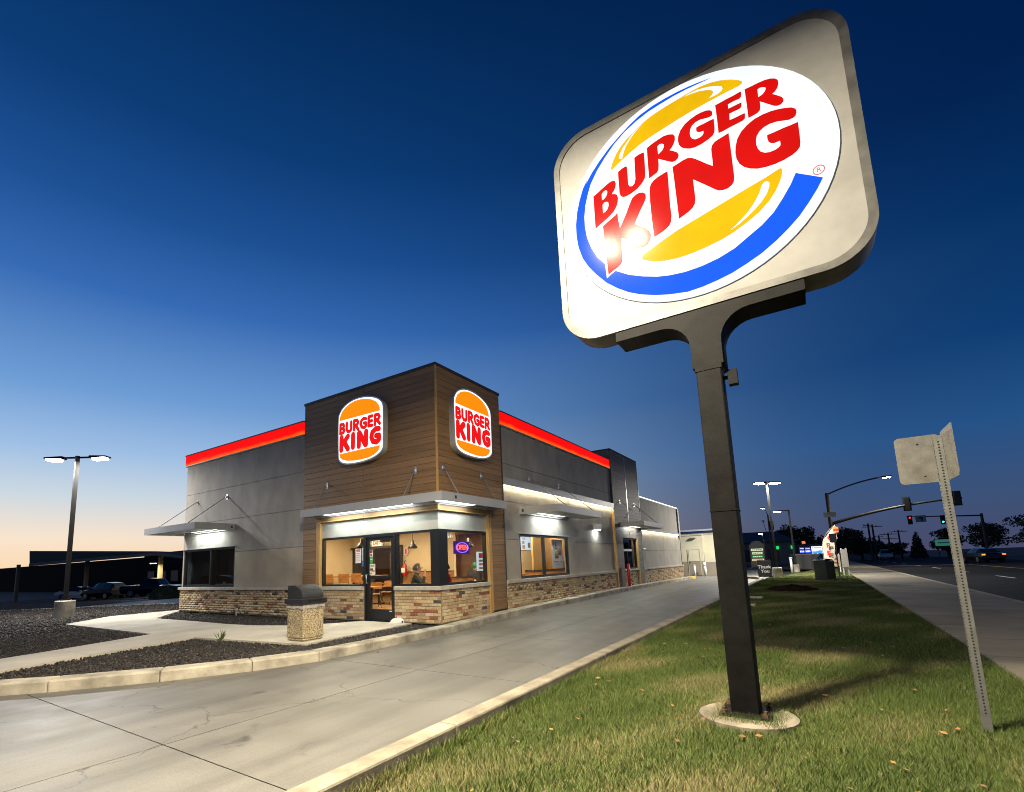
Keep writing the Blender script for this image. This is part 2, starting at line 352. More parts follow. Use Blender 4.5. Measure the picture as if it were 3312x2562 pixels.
def lamp_area(name, loc, size, power, color=(1, 1, 1), parent=None, sy=None, rot=(0, 0, 0), spread=PI):
    l = bpy.data.lights.new(name, 'AREA'); l.energy = power; l.color = color
    l.shape = 'RECTANGLE' if sy else 'SQUARE'; l.size = size
    if sy: l.size_y = sy
    l.spread = spread
    o = bpy.data.objects.new(name, l); COL.objects.link(o)
    o.location = Vector(loc) - (ORG[parent.name] if parent is not None else Vector((0, 0, 0))); o.rotation_euler = rot
    if parent is not None: o.parent = parent
    return o
def lamp_point(name, loc, power, color, parent=None, r=.05):
    l = bpy.data.lights.new(name, 'POINT'); l.energy = power; l.color = color; l.shadow_soft_size = r
    o = bpy.data.objects.new(name, l); COL.objects.link(o)
    o.location = Vector(loc) - (ORG[parent.name] if parent is not None else Vector((0, 0, 0)))
    if parent is not None: o.parent = parent
    return o
SIGN = {
  'B': [[(-0.9837, 0.395), (-0.9511, 0.4055), (-0.8898, 0.4334), (-0.8292, 0.461), (-0.7797, 0.4779), (-0.7461, 0.4786), (-0.7237, 0.4599), (-0.7168, 0.4252), (-0.7245, 0.3875), (-0.7413, 0.3543), (-0.7669, 0.3307), (-0.7678, 0.3187), (-0.7356, 0.3049), (-0.7136, 0.2838), (-0.7063, 0.2441), (-0.7142, 0.1914), (-0.7338, 0.1443), (-0.7653, 0.1027), (-0.8055, 0.0751), (-0.8505, 0.0495), (-0.9205, 0.0192), (-0.9864, -0.0115)], [(-0.886, 0.3789), (-0.8631, 0.3991), (-0.8354, 0.4043), (-0.8203, 0.3863), (-0.8206, 0.3571), (-0.8399, 0.3195), (-0.8655, 0.3006), (-0.8881, 0.298)], [(-0.8864, 0.2427), (-0.8636, 0.2611), (-0.8348, 0.2577), (-0.817, 0.2387), (-0.8171, 0.1993), (-0.8326, 0.16), (-0.8581, 0.1409), (-0.8877, 0.1339)]],
  'U': [[(-0.6814, 0.5544), (-0.6283, 0.5749), (-0.5914, 0.5789), (-0.5792, 0.5649), (-0.5796, 0.5118), (-0.5806, 0.4331), (-0.5824, 0.352), (-0.5687, 0.3165), (-0.5404, 0.3053), (-0.5162, 0.3236), (-0.5005, 0.3715), (-0.4923, 0.6302), (-0.4424, 0.6454), (-0.3961, 0.6442), (-0.3855, 0.6374), (-0.3875, 0.547), (-0.3925, 0.3766), (-0.4033, 0.3318), (-0.4333, 0.2918), (-0.4905, 0.2499), (-0.5558, 0.2267), (-0.6115, 0.2184), (-0.6481, 0.224), (-0.6741, 0.249), (-0.6849, 0.2903), (-0.6842, 0.3828), (-0.6837, 0.4863)]],
  'R': [[(-0.3521, 0.6747), (-0.3004, 0.6931), (-0.2359, 0.7089), (-0.1727, 0.7196), (-0.1207, 0.7104), (-0.0791, 0.6885), (-0.0619, 0.6581), (-0.0639, 0.6162), (-0.0806, 0.5745), (-0.105, 0.5422), (-0.1283, 0.5245), (-0.0879, 0.4919), (-0.0525, 0.4551), (-0.0428, 0.4214), (-0.0523, 0.3913), (-0.0769, 0.3743), (-0.1111, 0.3755), (-0.1477, 0.4023), (-0.1966, 0.444), (-0.2461, 0.4862), (-0.2482, 0.4203), (-0.2549, 0.3622), (-0.2724, 0.3355), (-0.3138, 0.3211), (-0.3582, 0.3079), (-0.3566, 0.4573)], [(-0.244, 0.6353), (-0.2232, 0.6496), (-0.1969, 0.6452), (-0.1766, 0.6234), (-0.1796, 0.589), (-0.1999, 0.5589), (-0.2436, 0.5365)]],
  'G': [[(0.3095, 0.7091), (0.3075, 0.7302), (0.2899, 0.7559), (0.2552, 0.7721), (0.207, 0.7794), (0.1574, 0.7762), (0.0978, 0.7614), (0.0451, 0.7368), (-0.0014, 0.6926), (-0.0278, 0.6364), (-0.0362, 0.5902), (-0.0308, 0.5363), (-0.0107, 0.4947), (0.0203, 0.4642), (0.0679, 0.4357), (0.1165, 0.4237), (0.1821, 0.4266), (0.2482, 0.4434), (0.29, 0.4637), (0.3086, 0.4923), (0.3145, 0.5379), (0.3164, 0.6404), (0.2751, 0.6423), (0.2265, 0.6394), (0.1777, 0.6403), (0.1485, 0.6354), (0.1465, 0.5964), (0.1633, 0.5736), (0.187, 0.5648), (0.2112, 0.5637), (0.2101, 0.5345), (0.1944, 0.5138), (0.1651, 0.5057), (0.1285, 0.5087), (0.1017, 0.5319), (0.0865, 0.5657), (0.0837, 0.6077), (0.0916, 0.6485), (0.1114, 0.6824), (0.1464, 0.702), (0.1919, 0.705), (0.2395, 0.6915), (0.2789, 0.6828), (0.3034, 0.6879)]],
  'E': [[(0.3426, 0.7802), (0.3839, 0.7824), (0.4469, 0.7874), (0.5087, 0.7877), (0.574, 0.7949), (0.5797, 0.7767), (0.5735, 0.7369), (0.5556, 0.7239), (0.5027, 0.7278), (0.4546, 0.7235), (0.4527, 0.6728), (0.4973, 0.6727), (0.543, 0.6735), (0.5713, 0.6704), (0.5676, 0.634), (0.5562, 0.6169), (0.5294, 0.614), (0.4916, 0.6158), (0.457, 0.6145), (0.4522, 0.5424), (0.4994, 0.5403), (0.5524, 0.5421), (0.5838, 0.5422), (0.5886, 0.5297), (0.5826, 0.4855), (0.5641, 0.4726), (0.5149, 0.4683), (0.4462, 0.4655), (0.3837, 0.4584), (0.3432, 0.4594), (0.3444, 0.6187)]],
  'R2': [[(0.6105, 0.7952), (0.6658, 0.7924), (0.7228, 0.7927), (0.7787, 0.7887), (0.826, 0.776), (0.8647, 0.7523), (0.8855, 0.723), (0.8865, 0.6813), (0.8737, 0.6441), (0.8505, 0.618), (0.8254, 0.6067), (0.8592, 0.5715), (0.8954, 0.5305), (0.9089, 0.4995), (0.9043, 0.4754), (0.8841, 0.4565), (0.8541, 0.459), (0.8286, 0.4748), (0.7916, 0.514), (0.7544, 0.5554), (0.7216, 0.5897), (0.7204, 0.5307), (0.7136, 0.4982), (0.6906, 0.4802), (0.6547, 0.4744), (0.6118, 0.4726), (0.612, 0.6163)], [(0.7148, 0.7282), (0.7344, 0.734), (0.7582, 0.7261), (0.7808, 0.7087), (0.7823, 0.6893), (0.7693, 0.6654), (0.7465, 0.6477), (0.7142, 0.6405), (0.7145, 0.6912)]],
  'K': [[(-0.8992, -0.0213), (-0.8096, 0.0206), (-0.746, 0.0477), (-0.7271, 0.0726), (-0.726, 0.0028), (-0.7185, -0.0818), (-0.713, -0.1298), (-0.6811, -0.0784), (-0.6274, 0.0181), (-0.5836, 0.1085), (-0.5518, 0.1639), (-0.5138, 0.1858), (-0.4729, 0.1908), (-0.4341, 0.1747), (-0.41, 0.1449), (-0.4115, 0.0958), (-0.4358, 0.0478), (-0.4762, -0.0125), (-0.5177, -0.0828), (-0.5546, -0.1505), (-0.5087, -0.1909), (-0.4513, -0.246), (-0.4116, -0.2928), (-0.3959, -0.3337), (-0.3999, -0.3804), (-0.418, -0.4211), (-0.4551, -0.4489), (-0.499, -0.45), (-0.5377, -0.4367), (-0.5714, -0.4128), (-0.5948, -0.3705), (-0.6264, -0.3126), (-0.6686, -0.2696), (-0.7127, -0.2456), (-0.7119, -0.3759), (-0.7141, -0.4744), (-0.7178, -0.5223), (-0.7369, -0.5543), (-0.7757, -0.5787), (-0.8235, -0.5948), (-0.8802, -0.6229), (-0.8862, -0.4248), (-0.8933, -0.2393)]],
  'I': [[(-0.1685, 0.2946), (-0.2071, 0.2901), (-0.2681, 0.2772), (-0.3128, 0.2604), (-0.3456, 0.2323), (-0.3622, 0.1909), (-0.37, 0.046), (-0.3695, -0.1019), (-0.3663, -0.2691), (-0.3609, -0.3876), (-0.3068, -0.3726), (-0.246, -0.3515), (-0.2018, -0.3234), (-0.1818, -0.2848), (-0.1722, -0.2223), (-0.1752, -0.1155), (-0.1725, 0.0572), (-0.1691, 0.1919)]],
  'N': [[(-0.1153, 0.3158), (-0.0646, 0.3259), (-0.0059, 0.3383), (0.0349, 0.3404), (0.0737, 0.3242), (0.1105, 0.2898), (0.1535, 0.2427), (0.21, 0.1793), (0.2591, 0.1296), (0.2619, 0.1985), (0.2606, 0.2651), (0.262, 0.321), (0.2732, 0.3574), (0.2985, 0.3811), (0.33, 0.3915), (0.3761, 0.3982), (0.4296, 0.4096), (0.431, 0.3108), (0.432, 0.1711), (0.4321, 0.024), (0.4322, -0.0855), (0.4245, -0.127), (0.4032, -0.1571), (0.3648, -0.1742), (0.3205, -0.1722), (0.2846, -0.1571), (0.2568, -0.1322), (0.2018, -0.0695), (0.1316, 0.0081), (0.0671, 0.0788), (0.0669, 0.0078), (0.0685, -0.078), (0.0687, -0.144), (0.0592, -0.1956), (0.0346, -0.2308), (-0.0034, -0.2551), (-0.0533, -0.2743), (-0.1035, -0.2919), (-0.1058, -0.1359), (-0.1091, 0.0577), (-0.1118, 0.2143)]],
  'G2': [[(0.9911, 0.3017), (0.9926, 0.3273), (0.9822, 0.3513), (0.9585, 0.3748), (0.9146, 0.3974), (0.8631, 0.4174), (0.7969, 0.4336), (0.7284, 0.4389), (0.6574, 0.4314), (0.5903, 0.4023), (0.5356, 0.3605), (0.4972, 0.304), (0.4755, 0.2331), (0.4664, 0.1644), (0.4694, 0.0986), (0.4883, 0.0336), (0.5258, -0.0227), (0.5715, -0.063), (0.6312, -0.0963), (0.6984, -0.1141), (0.7722, -0.1225), (0.846, -0.1185), (0.9133, -0.103), (0.9544, -0.0824), (0.9801, -0.0535), (0.988, -0.0105), (0.9909, 0.0745), (0.9918, 0.2004), (0.9396, 0.2006), (0.8739, 0.2039), (0.7998, 0.2026), (0.742, 0.2047), (0.7413, 0.1648), (0.7479, 0.1298), (0.7627, 0.108), (0.7883, 0.0936), (0.8151, 0.0917), (0.8367, 0.0927), (0.8378, 0.0656), (0.8351, 0.0407), (0.8184, 0.0281), (0.7872, 0.0189), (0.7465, 0.0193), (0.707, 0.0339), (0.6755, 0.0629), (0.6555, 0.1054), (0.6467, 0.1554), (0.6499, 0.2078), (0.661, 0.2468), (0.6876, 0.2813), (0.7281, 0.3029), (0.7771, 0.3101), (0.8305, 0.3008), (0.8821, 0.2807), (0.9266, 0.263), (0.9596, 0.2635), (0.9802, 0.2731)]],
  'top_bun': [[(-0.7598, 0.6215), (-0.7485, 0.6656), (-0.7247, 0.7182), (-0.6796, 0.7917), (-0.6262, 0.8491), (-0.554, 0.906), (-0.4743, 0.9467), (-0.3957, 0.9868), (-0.3094, 1.0212), (-0.2167, 1.0396), (-0.126, 1.0527), (-0.0374, 1.0607), (0.0408, 1.0657), (0.084, 1.0725), (0.1518, 1.0757), (0.2346, 1.0736), (0.3306, 1.0568), (0.4154, 1.0264), (0.5044, 0.9778), (0.5685, 0.9287), (0.5992, 0.8958), (0.5974, 0.8774), (0.5698, 0.8661), (0.5164, 0.8662), (0.4391, 0.8665), (0.36, 0.862), (0.2756, 0.8599), (0.1141, 0.8482), (-0.0144, 0.8337), (-0.1468, 0.8138), (-0.2829, 0.7934), (-0.4235, 0.7623), (-0.5206, 0.7256), (-0.6198, 0.6832), (-0.7007, 0.6456), (-0.7422, 0.6187)], [(0.0398, 1.0549), (0.1172, 1.0649), (0.2001, 1.058), (0.2959, 1.0308), (0.3724, 0.9913), (0.4167, 0.9585), (0.4279, 0.9283), (0.4156, 0.9064), (0.3869, 0.8948), (0.3468, 0.8904), (0.2869, 0.8931), (0.3166, 0.9095), (0.3344, 0.9283), (0.3382, 0.951), (0.3225, 0.9712), (0.2846, 0.9975), (0.2139, 1.0287), (0.1324, 1.0469), (0.0823, 1.053)], [(-0.3479, 1.0014), (-0.4059, 0.9767), (-0.4846, 0.9365), (-0.5464, 0.8801), (-0.6088, 0.8231), (-0.6476, 0.7632), (-0.6624, 0.7225), (-0.6473, 0.7035), (-0.6238, 0.694), (-0.6111, 0.7324), (-0.5931, 0.7765), (-0.5706, 0.818), (-0.5281, 0.8697), (-0.4661, 0.9312), (-0.4066, 0.9675)]],
  'bottom_bun': [[(-0.5094, -0.5725), (-0.4857, -0.5413), (-0.4209, -0.5158), (-0.3356, -0.4822), (-0.2313, -0.4464), (-0.1292, -0.4114), (0.0189, -0.3762), (0.1625, -0.3421), (0.302, -0.309), (0.4375, -0.2768), (0.5692, -0.2456), (0.6801, -0.2222), (0.7643, -0.1973), (0.8099, -0.1846), (0.8239, -0.2024), (0.8202, -0.237), (0.7967, -0.3082), (0.752, -0.3897), (0.6867, -0.4722), (0.597, -0.5446), (0.4908, -0.6008), (0.3832, -0.6481), (0.2657, -0.6825), (0.1281, -0.7052), (-0.0126, -0.7179), (-0.1563, -0.7149), (-0.2731, -0.6961), (-0.3716, -0.6647), (-0.4508, -0.625), (-0.4955, -0.5955)], [(0.3332, -0.624), (0.3888, -0.5921), (0.4541, -0.5418), (0.5192, -0.4872), (0.5766, -0.4193), (0.6167, -0.3542), (0.6492, -0.2806), (0.668, -0.2584), (0.6925, -0.2603), (0.7104, -0.2851), (0.7062, -0.325), (0.6795, -0.3851), (0.6321, -0.4459), (0.5684, -0.4997), (0.4959, -0.5504), (0.4234, -0.5916), (0.3602, -0.6167)]],
  'crescent': [[(0.3238, 1.112), (0.2235, 1.132), (0.1245, 1.1449), (0.0142, 1.1535), (-0.1173, 1.1529), (-0.2534, 1.1421), (-0.3949, 1.1103), (-0.5132, 1.0562), (-0.6352, 0.9852), (-0.7605, 0.9022), (-0.8793, 0.8014), (-0.9795, 0.6991), (-1.0658, 0.5877), (-1.0335, 0.6556), (-1.1022, 0.5499), (-1.1522, 0.4232), (-1.193, 0.2811), (-1.2157, 0.1308), (-1.2185, -0.017), (-1.2028, -0.161), (-1.1625, -0.3134), (-1.1014, -0.4411), (-1.0217, -0.5638), (-0.9078, -0.7122), (-0.7943, -0.8181), (-0.6741, -0.91), (-0.5555, -0.9762), (-0.4061, -1.0386), (-0.2682, -1.0783), (-0.0961, -1.1122), (0.0442, -1.109), (0.1816, -1.0907), (0.3161, -1.0628), (0.4487, -1.0159), (0.5787, -0.9605), (0.7078, -0.8823), (0.8103, -0.8059), (0.9041, -0.7228), (0.9913, -0.6188), (1.0616, -0.5235), (1.1117, -0.4391), (0.9201, -0.2943), (0.8711, -0.3873), (0.7967, -0.4943), (0.7138, -0.599), (0.6073, -0.6847), (0.4926, -0.7486), (0.366, -0.8207), (0.2211, -0.8672), (0.0647, -0.8908), (-0.0952, -0.8941), (-0.2489, -0.8741), (-0.3666, -0.8441), (-0.5163, -0.7839), (-0.6583, -0.7124), (-0.7444, -0.6501), (-0.7969, -0.6121), (-0.8451, -0.6313), (-0.9023, -0.6644), (-0.9072, -0.5775), (-0.9117, -0.4852), (-0.9359, -0.4504), (-0.9971, -0.3597), (-1.056, -0.2223), (-1.0958, -0.0805), (-1.1109, 0.0627), (-1.1091, 0.1889), (-1.0872, 0.3277), (-1.0475, 0.4582), (-0.9982, 0.5837), (-1.0103, 0.5596), (-0.9175, 0.6999), (-0.8176, 0.8122), (-0.6991, 0.9228), (-0.5751, 1.0052), (-0.4363, 1.0649), (-0.3025, 1.1027), (-0.1649, 1.1191), (-0.0313, 1.1301), (0.0977, 1.1291), (0.2225, 1.1204)]],
}
LOGO = {
  'B': [[(-0.7692, 0.2763), (-0.7768, 0.0238)], [(-0.7692, 0.2763), (-0.6562, 0.2683), (-0.6267, 0.2059), (-0.665, 0.1563), (-0.7623, 0.1527)], [(-0.7623, 0.1527), (-0.6456, 0.1446), (-0.6161, 0.0757), (-0.6583, 0.0295), (-0.7768, 0.0238)]],
  'U': [[(-0.5116, 0.2785), (-0.5163, 0.0977), (-0.472, 0.0293), (-0.3865, 0.027), (-0.3395, 0.0717), (-0.3366, 0.2782)]],
  'R': [[(-0.2219, 0.2892), (-0.2268, 0.0309)], [(-0.2219, 0.2892), (-0.1064, 0.2799), (-0.0656, 0.2123), (-0.1062, 0.154), (-0.2178, 0.1487)], [(-0.1618, 0.1447), (-0.0599, 0.0133)]],
  'G': [[(0.2317, 0.2528), (0.1504, 0.282), (0.0593, 0.2342), (0.0318, 0.1474), (0.0774, 0.0534), (0.1771, 0.0216), (0.2312, 0.0571), (0.2314, 0.1418), (0.1592, 0.1492)]],
  'E': [[(0.3394, 0.2836), (0.3331, 0.0378)], [(0.3394, 0.2836), (0.4637, 0.2872)], [(0.3389, 0.16), (0.4542, 0.1569)], [(0.3331, 0.0378), (0.4625, 0.0327)]],
  'R2': [[(0.5745, 0.2881), (0.5677, 0.0255)], [(0.5745, 0.2881), (0.6911, 0.2837), (0.7338, 0.2174), (0.6902, 0.1556), (0.5771, 0.1458)], [(0.6381, 0.1466), (0.741, 0.0307)]],
  'K': [[(-0.727, -0.0998), (-0.7338, -0.4479)], [(-0.4713, -0.1045), (-0.6426, -0.2621)], [(-0.6332, -0.2235), (-0.4694, -0.4505)]],
  'I': [[(-0.2638, -0.0948), (-0.2683, -0.437)]],
  'N': [[(-0.0322, -0.0903), (-0.0412, -0.4482)], [(-0.0139, -0.0936), (0.2032, -0.4369)], [(0.2398, -0.1005), (0.2301, -0.4414)]],
  'G2': [[(0.7055, -0.1028), (0.6018, -0.0898), (0.4703, -0.1554), (0.4345, -0.2901), (0.4953, -0.4093), (0.6254, -0.4441), (0.7119, -0.3893), (0.7128, -0.2819), (0.6093, -0.2762)]],
  'top_bun': [(-0.8036, 0.3893), (-0.8004, 0.4708), (-0.7753, 0.5205), (-0.698, 0.6416), (-0.5819, 0.7266), (-0.4091, 0.7986), (-0.2008, 0.8411), (0.0227, 0.8387), (0.242, 0.8059), (0.4393, 0.7462), (0.5978, 0.659), (0.7018, 0.5456), (0.7443, 0.4463), (0.7438, 0.3795)],
  'bottom_bun': [(-0.8086, -0.5567), (-0.0502, -0.5508), (0.7364, -0.5511), (0.7273, -0.6188), (0.6667, -0.6971), (0.5369, -0.7649), (0.3443, -0.8115), (0.0588, -0.8262), (-0.2337, -0.8152), (-0.5149, -0.7803), (-0.6872, -0.7218), (-0.7845, -0.6406)],
  'face': [(-0.8438, 0.4794), (-0.7955, 0.5794), (-0.6984, 0.6964), (-0.5436, 0.7867), (-0.3331, 0.8499), (-0.0886, 0.8701), (0.1694, 0.8526), (0.4217, 0.8027), (0.6332, 0.7162), (0.7544, 0.6246), (0.8226, 0.5325), (0.8385, 0.4008), (0.8297, -0.5854), (0.8036, -0.6563), (0.7093, -0.7289), (0.5541, -0.7928), (0.3442, -0.8369), (0.0588, -0.8583), (-0.2336, -0.8607), (-0.5145, -0.8396), (-0.7059, -0.7854), (-0.8033, -0.7045), (-0.8335, -0.6064)],
}
# ================================================================== THE SETTING
def interp(x, xs, ys):
    return float(np.interp(x, xs, ys))
def wz(y):
    return interp(y, [-3, 0, 3, 12, 25, 32], [0, 0, .08, .15, .08, .04])
def dz(x, y):
    t = min(1, max(0, (4.4 - x) / 4.0))
    return -.15 + wz(y) * t
soil = M('ground_soil', (.06, .055, .045), .95, var=.3, vs=.3)
asphalt = M('asphalt', (.018, .019, .021), .9, spec=.12, var=.25, vs=1.2, bump=.4, bs=150)
def drive_material():
    m = bpy.data.materials.new('drive_concrete'); m.use_nodes = True; t = m.node_tree; N = t.nodes; L = t.links
    b = N['Principled BSDF']; c = N.new('ShaderNodeTexCoord')
    def noise(sc, scale, det, lo, hi, c0, c1):
        mp = N.new('ShaderNodeMapping'); mp.inputs['Scale'].default_value = sc; L.new(c.outputs['Object'], mp.inputs[0])
        n = N.new('ShaderNodeTexNoise'); n.inputs['Scale'].default_value = scale; n.inputs['Detail'].default_value = det; n.inputs['Roughness'].default_value = .62; L.new(mp.outputs[0], n.inputs['Vector'])
        r = N.new('ShaderNodeValToRGB'); e = r.color_ramp.elements; e[0].position = lo; e[1].position = hi; e[0].color = (*c0, 1); e[1].color = (*c1, 1); L.new(n.outputs['Fac'], r.inputs[0]); return r.outputs[0]
    def mul(a, bb):
        x = N.new('ShaderNodeMix'); x.data_type = 'RGBA'; x.blend_type = 'MULTIPLY'; x.inputs[0].default_value = 1; L.new(a, x.inputs[6]); L.new(bb, x.inputs[7]); return x.outputs[2]
    base = noise((1, 1, 1), .55, 10, .28, .72, (.095, .092, .082), (.165, .16, .145))
    streak = noise((1.6, .10, 1), 1.7, 6, .36, .60, (.74, .735, .73), (1, 1, 1))        # tyre wear along the lane
    spots = noise((1, .7, 1), 2.6, 9, .27, .37, (.42, .40, .38), (1, 1, 1))             # oil drips and gum
    grit = noise((1, 1, 1), 60, 3, .3, .7, (.8, .8, .8), (1.1, 1.1, 1.1))
    col = mul(mul(mul(base, streak), spots), grit)
    v = N.new('ShaderNodeTexVoronoi'); v.feature = 'DISTANCE_TO_EDGE'; v.inputs['Scale'].default_value = .33
    wn_ = N.new('ShaderNodeTexNoise'); wn_.inputs['Scale'].default_value = 2.2; wn_.inputs['Detail'].default_value = 6; L.new(c.outputs['Object'], wn_.inputs['Vector'])
    av = N.new('ShaderNodeVectorMath'); av.operation = 'MULTIPLY_ADD'; L.new(wn_.outputs['Color'], av.inputs[0]); av.inputs[1].default_value = (.7, .7, .7); L.new(c.outputs['Object'], av.inputs[2]); L.new(av.outputs[0], v.inputs['Vector'])
    cr = N.new('ShaderNodeValToRGB'); e = cr.color_ramp.elements; e[0].position = .0012; e[1].position = .0035; e[0].color = (.35, .34, .32, 1); e[1].color = (1, 1, 1, 1); L.new(v.outputs['Distance'], cr.inputs[0])
    L.new(mul(col, cr.outputs[0]), b.inputs['Base Color'])
    rr = N.new('ShaderNodeMapRange'); L.new(wn_.outputs['Fac'], rr.inputs['Value']); rr.inputs['To Min'].default_value = .38; rr.inputs['To Max'].default_value = .68; L.new(rr.outputs[0], b.inputs['Roughness'])
    nb_ = N.new('ShaderNodeTexNoise'); nb_.inputs['Scale'].default_value = 70; L.new(c.outputs['Object'], nb_.inputs['Vector']); bp = N.new('ShaderNodeBump'); bp.inputs['Strength'].default_value = .25; bp.inputs['Distance'].default_value = .006; L.new(nb_.outputs['Fac'], bp.inputs['Height']); L.new(bp.outputs[0], b.inputs['Normal'])
    MATS['drive_concrete'] = m; return m
drive_m = drive_material()
gravel_base = M('gravel_base', (.035, .032, .03), .95, var=.4, vs=30)
lawn_base = M('lawn_base', (.07, .075, .03), .95, col2=(.17, .145, .075), vs=1.1, det=8)
paint_w = M('road_paint', (.55, .55, .52), .7, var=.2, vs=6)
yellow = M('yellow_paint', (.75, .50, .02), .6, var=.12, vs=4)

def sheet(name, pts, z, mat, kind='structure'):
    o = MB().poly([(x, y, z) for x, y in pts]).build(name, mat); return tag(o, kind=kind)

def grid_sheet(name, xs, ys, zf, mat):
    mb = MB()
    for y in ys:
        for x in xs: mb.v.append((x, y, zf(x, y)))
    n = len(xs)
    for j in range(len(ys) - 1):
        for i in range(n - 1):
            a = j * n + i; mb.f.append((a, a + 1, a + 1 + n, a + n)); mb.m.append(0)
    return tag(mb.build(name, mat), kind='structure')
grid_sheet('ground', [-900, -90, -60, -30, -14, 10, 30, 900], [-900, -60, 0, 40, 120, 300, 900], lambda x, y: -.33 + .0235 * max(-76, min(0, x + 14)), soil)
# drive-through lane: concrete pads with saw-cut joints
drv = grid_sheet('driveway', [-24, -14, -8, -4, -2, 0, 1.5, 3, 4.45], [-34, -20, -12, -8, -4, 0, 3, 6, 9, 12, 16, 20, 25, 32, 40, 47], lambda x, y: dz(x, y) - .012, drive_m)
ysd = [-14, -10.5, -6.9, -3.45, -.2, 3.2, 6.6, 10, 13.5, 17, 20.5, 24, 28]
for a, b in zip(ysd[:-1], ysd[1:]):
    x0 = .3 if a > -3.6 else -2.0 - (-(a) - 6.9) * .9 if a > -8 else -12
    for (xa, xb) in ((x0, 2.3), (2.3, 4.42)):
        mb = MB(); g = .006
        q = [(xa + g, a + g), (xb - g, a + g), (xb - g, b - g), (xa + g, b - g)]
        mb.hull8([(x, y, dz(x, y) - .03) for x, y in q], [(x, y, dz(x, y)) for x, y in q])
        mb.build('concrete_pad', drive_m, drv)

# parking lot to the west falls away gently
def lz(x): return -.16 + .0233 * min(0, x + 20)
lot = MB()
line = [(-19, -9), (-23, -5), (-24.3, -3.0), (-21.6, -.48), (-18, 2.84), (-15, 6), (-13, 8.6), (-12.6, 60)]
for (a, b) in zip(line[:-1], line[1:]):
    lot.poly([(a[0], a[1], lz(a[0])), (b[0], b[1], lz(b[0])), (-140, b[1] + (b[1] - 2.8) * 3, lz(-140)), (-140, a[1] + (a[1] - 2.8) * 3, lz(-140))])
lot = tag(lot.build('parking_lot', asphalt), kind='structure')
MB().poly([(-26.7, 1.75, lz(-26.7) + .006), (-24.6, 1.95, lz(-24.6) + .006), (-24.6, 2.35, lz(-24.6) + .006), (-26.7, 2.15, lz(-26.7) + .006)]).build('painted_arrow', paint_w, lot)
mb = MB()
for a, b in zip(line[:6], line[1:7]):
    d = Vector((b[0] - a[0], b[1] - a[1])).normalized(); nx, ny = -d.y * .15, d.x * .15
    q = [a, b, (b[0] + nx, b[1] + ny), (a[0] + nx, a[1] + ny)]
    mb.prism(q, -.3, -.02)
tag(mb.build('kerb_lot', concrete_k, bevel=.015), kind='structure')

# planting island with lava-rock gravel, bounded by the concrete kerb
isl = [(.04, 26), (.04, -2.5), (.0, -3.6), (-.3, -4.5), (-.85, -5.5), (-1.6, -6.5), (-2.6, -7.5), (-4, -8.6), (-6, -9.6), (-9, -10.4), (-14, -11), (-19, -9), (-23, -5), (-24.3, -3), (-21.6, -.48), (-18, 2.84), (-15, 6), (-13, 8.6), (-12.6, 26)]
bed = sheet('gravel_bed', isl[::-1], -.055, gravel_base)
kp = [(.04, 26.2), (.04, 22.6), (.04, 19), (.04, 15.4), (.04, 12.9), (.04, 10.4), (.04, 8.1), (.04, 5.8), (.04, 3.4), (.04, 2.4), (.04, -.1), (.04, -2.5), (.0, -3.6), (-.3, -4.5), (-.85, -5.5), (-1.6, -6.5), (-2.6, -7.5), (-4, -8.6), (-6, -9.6), (-9, -10.4), (-14, -11), (-19, -9)]
kerb = thing('kerb', None, None, (0, 0, 0)); kerb['kind'] = 'structure'
def off(p, i, w):
    a = Vector(p[max(0, i - 1)]); b = Vector(p[min(len(p) - 1, i + 1)])
    d = (b - a).normalized(); return (p[i][0] - d.y * w, p[i][1] + d.x * w)
for i in range(len(kp) - 1):
    a, b = Vector(kp[i]), Vector(kp[i + 1]); g = (b - a).normalized() * .004
    a2, b2 = Vector(off(kp, i, .35)), Vector(off(kp, i + 1, .35))
    q = [a + g, b - g, b2 - g, a2 + g]
    mb = MB().hull8([(p.x, p.y, -.35) for p in q], [(p.x, p.y, wz(p.y)) for p in q])
    mb.build('kerb_stone', concrete_k, kerb, bevel=.02)
mb = MB().hull8([(x, y, -.2) for x, y in ((.02, 26.2), (.02, 27.0), (.45, 26.8), (.40, 26.2))], [(x, y, wz(y) + .012) for x, y in ((.02, 26.2), (.02, 27.0), (.45, 26.8), (.40, 26.2))])
mb.build('yellow_kerb_end', yellow, kerb, bevel=.02)
# lawn-side kerb
kerb2 = thing('kerb_lawn_side', None, None, (0, 0, 0)); kerb2['kind'] = 'structure'
k2 = [(4.38, -20), (4.38, -16.4), (4.38, -12.8), (4.38, -9.2), (4.38, -5.6), (4.38, -2), (4.38, 1.6), (4.38, 5.2), (4.38, 8.8), (4.38, 12.4), (4.38, 16), (4.38, 19.6), (4.38, 23), (4.3, 25.0), (3.9, 26.4), (3.0, 27.3), (1.8, 27.6)]
for i in range(len(k2) - 1):
    a, b = Vector(k2[i]), Vector(k2[i + 1]); g = (b - a).normalized() * .004
    a2, b2 = Vector(off(k2, i, -.19)), Vector(off(k2, i + 1, -.19))
    q = [a + g, a2 + g, b2 - g, b - g]
    MB().hull8([(p.x, p.y, -.3) for p in q], [(p.x, p.y, .0) for p in q]).build('kerb_stone', concrete_d, kerb2, bevel=.02)

